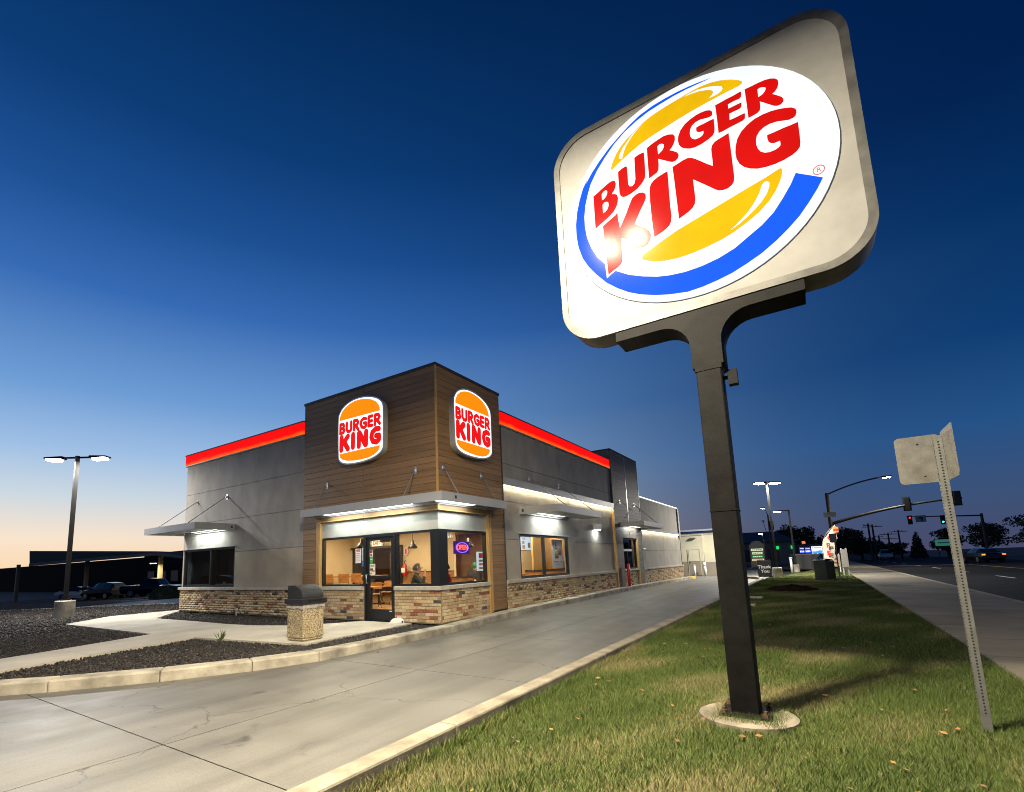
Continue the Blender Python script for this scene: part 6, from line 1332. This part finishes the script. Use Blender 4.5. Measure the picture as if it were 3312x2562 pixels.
for i, (z, h, wd, m, tm) in enumerate(((1.95, .24, 1.3, M('tenant_cream', (.4, .4, .3), .5, emit=(.85, .95, .6), es=.8), redp), (1.52, .26, 1.1, MATS['tenant_cream'], grn), (1.1, .22, 1.2, M('tenant_green', (.02, .2, .05), .5, emit=(.02, .45, .10), es=.7), MATS['tenant_cream']), (.70, .24, 1.3, M('tenant_warm', (.4, .3, .2), .5, emit=(1, .75, .45), es=.8), redp))):
    p = MB().box(1.15 - wd / 2, 1.15 + wd / 2, 62.04, 62.1, z - h / 2, z + h / 2).build('tenant_panel', m, mo)
    for k in range(5): MB().box(1.15 - wd / 2 + .12 + k * (wd - .2) / 5, 1.15 - wd / 2 + .12 + (k + .7) * (wd - .2) / 5, 62.033, 62.039, z - .05, z + .05).build('print', tm, p)
# shop row beyond
sh2 = thing('shop_row', 'low dark shop row with a shallow roof behind the monument sign', 'building', (-2, 86, -.3))
MB().box(-16, 4.5, 86, 98, -.4, 3.3).build('wall', M('shop_wall', (.12, .11, .11), .8), sh2)
MB().hull8([(-16.6, 85.3, 3.3), (5.1, 85.3, 3.3), (5.1, 98.6, 3.3), (-16.6, 98.6, 3.3)], [(-12, 90, 5.2), (1.5, 90, 5.2), (1.5, 94, 5.2), (-12, 94, 5.2)]).build('roof', M('shop_roof', (.05, .055, .07), .7), sh2)
for i in range(5): w_ = MB().box(-14.5 + i * 3.6, -12.3 + i * 3.6, 85.94, 86.0, .2, 2.2).build('window', M('shop_window', (.02, .02, .03), .2), sh2)
for x, m in ((-1.2, 'g'), (1.9, 'g'), (3.9, 'g')): MB().box(x, x + .35, 85.8, 85.9, 2.1, 2.6).build('shop_light', M('shop_green', (.02, .3, .05), .5, emit=(.02, .8, .15), es=1.0), sh2)
bn = MB().box(4.2, 6.4, 70.5, 70.55, .3, 1.25).build('banner', M('banner_grey', (.20, .22, .27), .8), org=(5.3, 70.5, .3)); tag(bn, 'grey banner with dark lettering stretched low behind the white pipe post', 'banner')
for k in range(5): link('lettering', boxmesh('lettering', .24, .012, .4, M('banner_ink', (.05, .05, .14), .8)), bn, (-.75 + k * .36, -.01, .47))

# ================================================================== STREET LIGHTS, SIGNALS
pole_g = M('pole_galvanised', (.045, .043, .043), .6, spec=.2)
sig_b = M('signal_black', (.012, .012, .013), .5)
def signal_head(parent, c, face, lit=None, h=1.05, w=.36, vertical=True):
    """face: -1 faces the camera side (-Y), +1 faces away"""
    x, y, z = c
    hd = MB().box(x - w / 2, x + w / 2, y - .12, y + .12, z - h / 2, z + h / 2).box(x - w / 2 - .10, x + w / 2 + .10, y - .01 * face - .012, y - .01 * face + .012, z - h / 2 - .1, z + h / 2 + .1).build('signal_head', sig_b, parent)
    for i, zz in enumerate((.33, 0, -.33)):
        m = sig_b
        if lit == i: m = M('signal_red', (.1, .0, .0), .4, emit=(1, .02, .01), es=6) if i == 0 else M('signal_green', (.0, .1, .05), .4, emit=(.02, 1, .62), es=9)
        MB().tube([(x, y + face * .12, z + zz), (x, y + face * .135, z + zz)], .11, 14).build('lens', m, hd)
        MB().tube([(x, y + face * .12, z + zz + .05), (x, y + face * .30, z + zz + .03)], .12, 8, caps=False).build('visor', sig_b, hd)
    return hd
mast = thing('signal_mast', 'tall signal mast with curved lamp arm and long signal arm over the road', 'traffic signal', (8.5, 48.5, -.15))
MB().tube([(8.62, 48.5, -.15), (8.62, 48.5, 6.9)], [.22, .15], 12).build('pole', pole_g, mast, smooth=True)
la = [(8.62 + 4.25 * t, 48.5 - .3 * t, 6.75 + 1.9 * t - .75 * t * t) for t in np.linspace(0, 1, 10)]
MB().tube(la, [.07] * 9 + [.05], 8).build('lamp_arm', pole_g, mast, smooth=True)
MB().box(12.75, 13.5, 48.05, 48.35, 7.82, 7.95).build('luminaire', pole_g, mast)
MB().box(12.85, 13.42, 48.08, 48.32, 7.78, 7.815).build('luminaire_lens', M('street_led', (.9, .9, .8), .4, emit=(1, .93, .68), es=90), mast)
lamp_area('street_lamp_light', (13.1, 48.2, 7.72), .5, 650, (1, .86, .58), mast, .25)
ma = [(8.62 + 9.2 * t, 48.5, 3.95 + 2.9 * t - 1.35 * t * t) for t in np.linspace(0, 1, 12)]
MB().tube(ma, list(np.linspace(.15, .07, 12)), 10).build('signal_arm', pole_g, mast, smooth=True)
signal_head(mast, (14.25, 48.5, 5.33), 1); signal_head(mast, (17.5, 48.5, 5.5), 1)
MB().box(8.15, 9.1, 48.2, 48.23, 4.6, 5.05).build('sign_plate', sback, mast)
far = thing('signal_mast', 'far side signal mast with red and green lights facing the camera', 'traffic signal', (26.5, 92, -.2))
MB().tube([(27.5, 92, -.2), (27.5, 92, 6.2)], [.22, .16], 10).build('pole', pole_g, far); MB().tube([(27.5, 92, 5.9), (19, 90, 6.25)], [.12, .06], 8).build('signal_arm', pole_g, far)
signal_head(far, (19.35, 90.0, 5.75), -1, 0, h=1.15); signal_head(far, (23.3, 92.0, 5.6), -1, 2, h=1.15)
MB().box(20.0, 21.2, 90.1, 90.15, 5.35, 6.35).build('turn_plate', M('turn_white', (.25, .28, .26), .6), far); MB().box(20.35, 20.75, 90.06, 90.1, 5.9, 6.1).box(20.65, 20.8, 90.06, 90.1, 5.5, 6.1).build('turn_mark', sig_b, far)
rs = thing('pedestrian_signal', 'small red lit signal on a thin pole beyond the price sign', 'traffic signal', (5.4, 72.5, -.2))
MB().tube([(5.9, 72.5, -.2), (5.9, 72.5, 3.0)], .06, 8).build('pole', pole_g, rs); MB().box(5.66, 6.14, 72.3, 72.45, 2.55, 3.0).build('head', sig_b, rs); MB().box(5.72, 6.08, 72.27, 72.3, 2.62, 2.92).build('lens', M('ped_red', (.1, 0, 0), .4, emit=(1, .05, .01), es=5), rs)
def street_light(x, y, h, arm, lens, label, hs=.5, em='street_led'):
    t = thing('street_light', label, 'lamp', (x, y, -.2), 0, 'street lights at the crossing')
    MB().tube([(x, y, -.2), (x, y, h - .9)], [.14, .09], 8).build('pole', pole_g, t); MB().tube([(x, y, h - .9), (x + arm * .5, y, h - .25), (x + arm, y, h)], .05, 6).build('arm', pole_g, t)
    MB().box(x + arm - hs / 2, x + arm + hs / 2, y - .15, y + .15, h - .02, h + .10).build('head', pole_g, t); MB().box(x + arm - hs / 2 + .04, x + arm + hs / 2 - .04, y - .13, y + .13, h - .05, h - .022).build('lens', MATS[em], t)
    return t
s1 = street_light(2.5, 66, 7.35, -.45, .4, 'street light on a short raked arm left of the brightest lamp')
signal_head(s1, (2.75, 65.8, 5.0), -1, h=1.0); MB().tube([(2.2, 66, 3.8), (1.9, 66, 5.6)], .03, 6).build('detector_arm', pole_g, s1); MB().box(1.75, 2.05, 65.9, 66.1, 5.6, 5.75).build('detector', pole_g, s1)
street_light(2.35, 58, 3.75, -.3, .4, 'short lamp post with a square lantern in front of the shop row', .55)

# ================================================================== UTILITY POLES, GREEN SIGN
uw = M('utility_wood', (.025, .02, .018), .9)
UP = [(14.3, 90, 5.6, 'utility pole with one crossarm, leftmost of the row'), (15.1, 94, 5.5, 'utility pole with wide crossarm just right of the leftmost one'), (17.2, 112, 4.2, 'shortest utility pole in the middle of the row'), (18.6, 112, 4.6, 'utility pole with two crossarms right of the shortest one'), (19.7, 108, 4.9, 'utility pole nearest the tall conical tree')]
for i, (x, y, h, lb) in enumerate(UP):
    t = thing('utility_pole', lb, 'pole', (x, y, -.3), 0, 'utility poles along the road')
    MB().tube([(x, y, -.3), (x, y, h)], [.17, .12], 8).build('pole', uw, t)
    for k in range(1 + (i == 3) * 1): MB().box(x - (.6 if i in (0, 2) else 1.3), x + (.6 if i in (0, 2) else 1.3), y - .06, y + .06, h - .35 - k * .8, h - .25 - k * .8).build('crossarm', uw, t)
    for s in (-.5, .0, .5): MB().tube([(x + s, y, h - .25), (x + s, y, h - .08)], .05, 6).build('insulator', uw, t)
gs = thing('street_name_sign', 'green street sign on two posts far along the right side of the road', 'sign', (23.5, 98, -.2))
MB().box(22.9, 25.2, 98, 98.05, 1.75, 2.75).build('panel', M('sign_green', (.02, .13, .08), .5, emit=(.05, .4, .25), es=.35), gs)
for x in (23.2, 24.9): MB().box(x - .05, x + .05, 98.05, 98.12, -.2, 1.75).build('post', pole_g, gs)
piece('lettering', text_mesh('', .3, .01, wpap), gs, (24, 97.98, 2.2), FRONT) if 0 else MB().box(23.2, 24.9, 97.98, 97.995, 2.15, 2.35).build('lettering', M('sign_letter', (.4, .5, .45), .5), gs)

# ================================================================== TREES
leaf = [M('leaf_dark', (.022, .032, .015), .8), M('leaf_mid', (.032, .046, .020), .8)]
bark = M('bark', (.03, .024, .02), .95)
def tree(x, y, z, h, w, label, kind='round', n=2600, seed=1, group='trees beyond the crossing', ls=.16):
    t = thing('tree', label, 'tree', (x, y, z), 0, group)
    r = np.random.default_rng(seed)
    th = h * (.16 if kind != 'cone' else .06)
    br = MB(); br.tube([(x, y, z), (x + .05, y, z + th * 1.5), (x, y, z + h * .6)], [.10 * w / 3 + .08, .07 * w / 3 + .06, .03], 8)
    lobes = []
    if kind == 'round':
        k = 11
        for i in range(k):
            a = r.uniform(0, 2 * PI); q = r.uniform(.1, .34) * w; zz = z + th + (h - th) * r.uniform(.25, .84)
            lobes.append((x + math.cos(a) * q, y + math.sin(a) * q, zz, r.uniform(.16, .27) * w, r.uniform(.10, .17) * h))
            br.tube([(x, y, z + th * r.uniform(1, 2)), ((x + lobes[-1][0]) / 2, (y + lobes[-1][1]) / 2, (z + th + zz) / 2), lobes[-1][:3]], [.07, .05, .02], 6)
        lobes.append((x, y, z + h * .84, .2 * w, .15 * h)); lobes.append((x, y, z + h * .5, .36 * w, .22 * h))
    elif kind == 'cone':
        for i in range(9):
            q = i / 8; lobes.append((x, y, z + th + (h - th) * (.06 + .9 * q), w * .5 * (1 - q) ** .8 + .06, h * .09))
    br.build('trunk', bark, t)
    vol = np.array([l[3] ** 2 * l[4] for l in lobes]); ids = r.choice(len(lobes), n, p=vol / vol.sum()); L = np.array(lobes)[ids]
    d = r.normal(0, 1, (n, 3)); d /= np.linalg.norm(d, axis=1)[:, None]; rad = r.uniform(.45, 1.08, n) ** .6
    P = np.c_[L[:, 0] + d[:, 0] * rad * L[:, 3], L[:, 1] + d[:, 1] * rad * L[:, 3], L[:, 2] + d[:, 2] * rad * L[:, 4]]
    u = r.normal(0, 1, (n, 3)); u /= np.linalg.norm(u, axis=1)[:, None]; v = np.cross(u, r.normal(0, 1, (n, 3))); v /= np.linalg.norm(v, axis=1)[:, None]
    s = (ls * r.uniform(.6, 1.5, n))[:, None]
    V = np.stack([P - u * s, P + v * s * .6, P + u * s, P - v * s * .6], 1).reshape(-1, 3)
    V -= np.array([x, y, z])
    link('crown', np_mesh('crown', V, np.arange(n * 4).reshape(-1, 4), leaf, r.integers(0, 2, n)), t)
    return t
tree(-9.6, 60, -.3, 4.6, 2.6, 'small tree crown just above the blue roof band', n=900, seed=30, ls=.09)
tree(1.0, 104, -.4, 4.6, 4.2, 'low round tree left of the shop lamps', seed=2)
tree(2.9, 100, -.4, 7.2, 4.6, 'tallest dark tree behind the brightest lamp pole', seed=3, n=3200)
tree(5.6, 101, -.4, 6.6, 4.8, 'broad round dark tree above the price sign', seed=4, n=3200)
tree(8.4, 103, -.4, 4.9, 4.6, 'lower spreading tree right of the round dark tree', seed=5)
tree(11.4, 96, -.4, 6.0, 4.6, 'large dark tree right behind the feather flag', seed=6, n=3200)
tree(13.6, 100, -.4, 4.6, 4.4, 'dark tree between the flag tree and the utility poles', seed=7)
tree(16.4, 108, -.4, 3.6, 5.0, 'low dark tree under the utility poles', seed=8)
tree(19.2, 116, -.4, 3.2, 5.0, 'low dark tree at the foot of the rightmost utility poles', seed=9)
tree(22.5, 112, -.4, 5.2, 2.4, 'slim conical evergreen far along the road', kind='cone', seed=10)
tree(26.5, 112, -.4, 5.4, 5.6, 'broad dark tree right of the conical evergreen', seed=11, n=3000)
tree(30.5, 108, -.4, 6.0, 6.0, 'dark tree behind the green signal light', seed=12, n=3000)
tree(35, 100, -.4, 6.5, 7.0, 'dark tree at the far right beyond the road', seed=13, n=3000)
tree(-1.4, 108, -.4, 4.0, 4.0, 'low tree left of the shop row lights', seed=14)
# bare tree
bt = thing('tree', 'leafless winter tree left of the lamps behind the shop row', 'tree', (-1.5, 96, -.4), 0, 'trees beyond the crossing')
bb = MB(); rr = random.Random(4)
def grow_b(p, d, l, r_, k):
    q = p + d * l; bb.tube([p, q], [r_, r_ * .65], 5)
    if k:
        for _ in range(3): grow_b(q, (d + Vector((rr.uniform(-.7, .7), rr.uniform(-.7, .7), rr.uniform(-.1, .5)))).normalized(), l * .72, r_ * .62, k - 1)
grow_b(Vector((-1.5, 96, -.4)), Vector((0, 0, 1)), 1.9, .14, 4)
bb.build('branches', bark, bt)

# ================================================================== VEHICLES
tyre_m = M('tyre', (.012, .012, .012), .85); rim_m = M('alloy', (.45, .46, .48), .3, metal=.9); carglass = M('car_glass', (.015, .018, .02), .12, spec=.3)
def vehicle(label, loc, rz, L=4.5, Wd=1.78, style='sedan', paint=None, lights=None, cat='car', group='parked cars west of the restaurant'):
    t = thing('pickup_truck' if style == 'pickup' else 'car', label, cat, loc, rz, group)
    hw = Wd / 2
    # stations: x from rear(-) to front(+): (x, z_bottom, z_belt, z_top, halfwidth_top)
    if style == 'sedan': S = [(-.5, .45, .72, .74, .6), (-.47, .30, .92, .95, .72), (-.36, .24, .96, 1.02, .7), (-.22, .22, .97, 1.38, .60), (-.02, .22, .95, 1.45, .60), (.12, .22, .93, 1.36, .58), (.24, .22, .90, .97, .70), (.40, .24, .82, .86, .72), (.48, .30, .68, .70, .66), (.5, .42, .55, .57, .58)]
    elif style == 'suv': S = [(-.5, .45, .9, .95, .7), (-.48, .32, 1.02, 1.35, .62), (-.40, .28, 1.05, 1.62, .60), (-.2, .26, 1.04, 1.70, .60), (.0, .26, 1.02, 1.68, .60), (.11, .26, 1.0, 1.56, .58), (.22, .26, .98, 1.05, .72), (.40, .28, .92, .97, .74), (.48, .34, .78, .80, .68), (.5, .45, .6, .62, .6)]
    elif style == 'hatch': S = [(-.5, .4, .8, .85, .66), (-.48, .28, .9, 1.02, .66), (-.38, .24, .95, 1.36, .60), (-.2, .22, .95, 1.48, .60), (.0, .22, .93, 1.50, .60), (.14, .22, .92, 1.38, .58), (.28, .22, .90, .96, .70), (.42, .24, .80, .84, .70), (.48, .3, .66, .68, .64), (.5, .4, .5, .52, .56)]
    else: S = [(-.5, .55, 1.10, 1.12, .86), (-.49, .42, 1.12, 1.14, .88), (-.30, .38, 1.12, 1.14, .88), (-.155, .38, 1.12, 1.14, .88), (-.145, .38, 1.14, 1.80, .66), (-.0, .38, 1.14, 1.86, .66), (.10, .38, 1.12, 1.80, .64), (.19, .38, 1.10, 1.18, .78), (.36, .40, 1.06, 1.12, .80), (.48, .45, .98, 1.02, .76), (.5, .55, .75, .77, .7)]
    body = MB(); gl = MB()
    ring = lambda s: [(s[0] * L, -hw * .86, s[1]), (s[0] * L, -hw, (s[1] + s[2]) / 2), (s[0] * L, -hw * .96, s[2]), (s[0] * L, -hw * s[4], s[3]), (s[0] * L, hw * s[4], s[3]), (s[0] * L, hw * .96, s[2]), (s[0] * L, hw, (s[1] + s[2]) / 2), (s[0] * L, hw * .86, s[1])]
    for a, b in zip(S[:-1], S[1:]):
        A, B = ring(a), ring(b)
        cab = (a[3] - a[2] > .3 or b[3] - b[2] > .3)
        for k in range(8):
            j = (k + 1) % 8
            q = [A[k], A[j], B[j], B[k]]
            if cab and k in (2, 4) : gl.poly(q)
            elif cab and k == 3 and abs(a[3] - b[3]) > .25: gl.poly(q)
            else: body.poly(q)
    body.poly(ring(S[0])[::-1]); body.poly(ring(S[-1]))
    pm = paint
    bo = body.build('body', pm, t, local=True)
    gl.build('windows', carglass, t, local=True)
    wr = .40 if style == 'pickup' else .34 if style != 'suv' else .36
    for sx in (-.30, .31):
        for sy in (-1, 1):
            w_ = link('wheel', MB().tube([(0, -.11, 0), (0, .11, 0)], wr, 20).mesh('tyre', tyre_m, smooth=False), t, (sx * L, sy * (hw - .09), wr))
            link('rim', MB().tube([(0, -.015, 0), (0, .015, 0)], wr * .66, 14).mesh('rim', rim_m), w_, (0, sy * .105, 0))
            for k in range(5):
                a = 2 * PI * k / 5; link('spoke_gap', MB().tube([(math.cos(a) * wr * .42, 0, math.sin(a) * wr * .42), (math.cos(a) * wr * .42, .001, math.sin(a) * wr * .42)], wr * .13, 7).mesh('gap', tyre_m), w_, (0, sy * .1215, 0)) if style == 'pickup' else None
    hl = M('headlight_off', (.5, .5, .5), .15, coat=.5); tlm = M('taillight_off', (.25, .01, .01), .2, coat=.5)
    if lights == 'head': hl = M('headlight_on', (.9, .9, .9), .3, emit=(1, .93, .82), es=60)
    if lights == 'tail': tlm = M('taillight_on', (.4, .01, .01), .3, emit=(1, .06, .01), es=8)
    zf = S[-2][2] - .12; zr = S[1][2] - .15
    for s in (-1, 1):
        MB().box(L * .478, L * .496, s * hw * .80 - .14, s * hw * .80 + .14, zf - .06, zf + .06).build('headlight', hl, t, local=True)
        MB().box(-L * .497, -L * .48, s * hw * .80 - .12, s * hw * .80 + .12, zr - .1, zr + .1).build('taillight', tlm, t, local=True)
        MB().box(L * .13, L * .155, s * (hw * .96 + .10) - .09, s * (hw * .96 + .10) + .09, S[4][2] - .02, S[4][2] + .12).build('mirror', pm, t, local=True)
    if style == 'pickup':
        MB().box(-L * .47, -L * .165, -hw * .8, hw * .8, 1.10, 1.20).build('bed_cover', M('bed_silver', (.35, .36, .38), .4, metal=.3), t, local=True)
    return t
p_white = M('car_white', (.62, .62, .60), .25, coat=.6); p_black = M('car_black', (.010, .010, .012), .2, coat=.7); p_grey = M('car_grey', (.10, .10, .11), .25, coat=.6); p_tan = M('truck_cream', (.55, .50, .40), .3, coat=.5)
rd = math.radians
def at_lot(x, y): return (x, y, lz(x) + .004)
vehicle('black pickup truck with silver bed cover and bright alloy wheel under the carport', at_lot(-48.3, 14.6), rd(34), 5.7, 2.0, 'pickup', p_black, None, 'truck')
vehicle('black car facing left, parked between the white sedan and the black pickup', at_lot(-54.2, 12.4), rd(196), 4.6, 1.85, 'suv', p_black)
vehicle('white sedan at the left edge under the carport', at_lot(-62.4, 13.0), rd(34), 4.7, 1.8, 'sedan', p_white)
vehicle('cream pickup truck parked behind the white sedan', at_lot(-67.0, 17.2), rd(214), 5.6, 2.0, 'pickup', p_tan, None, 'truck')
vehicle('pale hatchback parked out of view to the left, mirrored in the left corner window', at_lot(-26.4, -9.3), rd(-34), 4.3, 1.78, 'hatch', p_white, None, 'car', 'cars')
vehicle('oncoming car with both headlights on at the crossing behind the feather flag', (8.0, 66.0, -.2), rd(-80), 4.6, 1.85, 'sedan', p_grey, 'head', 'car', 'cars on the roads')
vehicle('dark car with red tail lights on the far right of the road', (21.0, 62.0, -.2), rd(100), 4.6, 1.85, 'sedan', p_black, 'tail', 'car', 'cars on the roads')
vehicle('pale car far down the middle of the road', (17.0, 104.0, -.2), rd(-90), 4.6, 1.85, 'suv', p_white, None, 'car', 'cars on the roads')

# ================================================================== CARPORT AND HEDGES, LEFT
cp = thing('carport', 'long low carport with a shallow pitched dark roof over the parked cars', 'carport', (-60, 16, -1.1))
rf = M('carport_roof', (.03, .022, .018), .95, var=.2, vs=1, spec=.05); fa = M('carport_fascia', (.16, .13, .12), .7)
# roof ridge and front eave
eL, eA, eR = Vector((-71.2, 10.4, 3.18)), Vector((-49.65, 15.24, 3.66)), Vector((-45.4, 15.8, 3.19))
bL, bA, bR = Vector((-97.1, 16.7, 5.84)), Vector((-56.2, 18.04, 4.08)), Vector((-57.9, 21.75, 4.05))
mb = MB()
for a, b, c, d in ((eL, eA, bA, bL), (eA, eR, bR, bA)):
    mb.hull8([tuple(p - Vector((0, 0, .12))) for p in (a, b, c, d)], [tuple(p) for p in (a, b, c, d)])
mb.build('roof', rf, cp)
for a, b in ((eL, eA), (eA, eR)):
    n_ = Vector((b.y - a.y, -(b.x - a.x), 0)).normalized() * .06
    MB().hull8([tuple(p) for p in (a + n_ - Vector((0, 0, .3)), b + n_ - Vector((0, 0, .3)), b - Vector((0, 0, .3)), a - Vector((0, 0, .3)))], [tuple(p) for p in (a + n_ + Vector((0, 0, .04)), b + n_ + Vector((0, 0, .04)), b + Vector((0, 0, .04)), a + Vector((0, 0, .04)))]).build('fascia', fa, cp)
colm = M('carport_post', (.30, .22, .11), .7)
for x, y in ((-66.2, 14.6), (-51.1, 16.3), (-80, 11.5), (-47.5, 17.2)): MB().box(x - .18, x + .18, y - .18, y + .18, lz(x) - .02, 3.3).build('post', colm, cp)
MB().box(-50.9, -49.5, 15.1, 15.3, 2.56, 2.66).build('lamp_housing', fa, cp); MB().box(-50.8, -49.6, 15.13, 15.27, 2.52, 2.558).build('lamp_tube', M('carport_tube', (.9, .9, .8), .4, emit=(1, .93, .7), es=14), cp)
lamp_area('carport_lamp', (-50.2, 15.2, 2.49), 1.2, 420, (1, .88, .6), cp, .2)
ob = thing('office_building', 'dark flat roofed building rising behind the carport', 'building', (-82, 34, -1.5))
MB().box(-96, -66, 33, 45, -1.6, 5.3).build('wall', M('office_wall', (.016, .014, .015), .95, spec=.05), ob); MB().box(-79, -77, 34, 36, 5.3, 5.75).build('roof_unit', M('roof_unit', (.08, .05, .04), .8), ob); MB().box(-73, -70.5, 32.9, 33.0, 3.9, 4.9).build('sign_panel', M('office_blue', (.02, .02, .12), .6), ob)
for i in range(6): MB().box(-94 + i * 4.4, -91.5 + i * 4.4, 32.93, 33.0, .2, 2.0).build('window', M('dull_window', (.012, .012, .015), .6), ob)
MB().box(-220, -45, 36, 36.3, -2.2, 4.9).build('backdrop_wall', M('backdrop_dark', (.014, .012, .012), .95, spec=.05), ob)  # dark backdrop added to close the bright sky gap under the carport roof
hed = [M('hedge_dark', (.028, .045, .018), .85), M('hedge_mid', (.045, .07, .025), .85)]
def hedge(cx, cy, rx, ry, h, label, seed, n=4200):
    z = -.5; r = np.random.default_rng(seed)
    t = thing('hedge', label, 'hedge', (cx, cy, z), 0, 'clipped hedges on the lot island')
    d = r.normal(0, 1, (n, 3)); d /= np.linalg.norm(d, axis=1)[:, None]; d[:, 2] = np.abs(d[:, 2]); rad = r.uniform(.86, 1.03, n)
    P = np.sign(d) * np.abs(d) ** .7 * rad[:, None] * np.array([rx, ry, h])
    u = r.normal(0, 1, (n, 3)); u /= np.linalg.norm(u, axis=1)[:, None]; v = np.cross(u, r.normal(0, 1, (n, 3))); v /= np.linalg.norm(v, axis=1)[:, None]; s = (.055 * r.uniform(.6, 1.4, n))[:, None]
    V = np.stack([P - u * s, P + v * s * .6, P + u * s, P - v * s * .6], 1).reshape(-1, 3)
    link('foliage', np_mesh('foliage', V, np.arange(n * 4).reshape(-1, 4), hed, r.integers(0, 2, n)), t)
    c = MB(); c.lathe([(1, 0), (.97, .4), (.8, .8), (.4, .97), (.05, 1)], (0, 0, 0), 16); c.v = [(x * rx * .93, y * ry * .93, q * h * .93) for x, y, q in c.v]; c.build('core', hed[0], t, local=True)
hedge(-31.6, 8.8, 2.3, 1.1, 1.0, 'low clipped hedge at the left end of the lot island', 41)
hedge(-28.6, 10.4, 2.0, 1.2, 1.3, 'taller clipped hedge on the lot island near the brick corner', 42)
is2 = MB().prism([(-35.2, 6.6), (-33.0, 6.9), (-24.5, 8.6), (-24.5, 13), (-31, 13), (-35, 9)], -1.2, -.42).build('lot_island', concrete_k, org=(0, 0, 0)); is2['kind'] = 'structure'

# neighbouring block south-west of the lot, out of view; it is what the left corner window mirrors
nb2 = thing('warehouse', 'dark flat roofed block out of view to the left, mirrored in the corner window', 'building', (-66, -34, -1.6))
MB().box(-100, -42, -38, -30, -1.9, 8.0).build('wall', M('warehouse_wall', (.05, .055, .06), .8, var=.2, vs=.4), nb2)
MB().box(-100.3, -41.7, -38.3, -29.7, 8.0, 8.3).build('parapet', M('warehouse_cap', (.08, .08, .085), .7), nb2)
for i in range(8): MB().box(-97 + i * 7, -93 + i * 7, -30.0, -29.9, .2, 3.0).build('roller_door', M('roller_door', (.09, .095, .10), .6), nb2)

# a weed growing out of the walkway edge
wd_ = thing('weed', 'small straggly weed growing at the front edge of the walkway', 'plant', (-2.95, -3.5, -.04))
mb = MB(); r = random.Random(12)
for i in range(22):
    a = r.uniform(0, 2 * PI); l = r.uniform(.08, .26); p0 = Vector((-2.95 + r.uniform(-.04, .04), -3.5 + r.uniform(-.04, .04), -.05)); t_ = p0 + Vector((math.cos(a) * l * .55, math.sin(a) * l * .55, l)); s_ = Vector((-math.sin(a), math.cos(a), 0)) * .006
    mb.poly([p0 - s_, p0 + s_, (p0 + t_) / 2 + s_ * .8 + Vector((0, 0, .03)), t_, (p0 + t_) / 2 - s_ * .8 + Vector((0, 0, .03))])
mb.build('leaves', M('weed_green', (.08, .13, .03), .7), wd_)
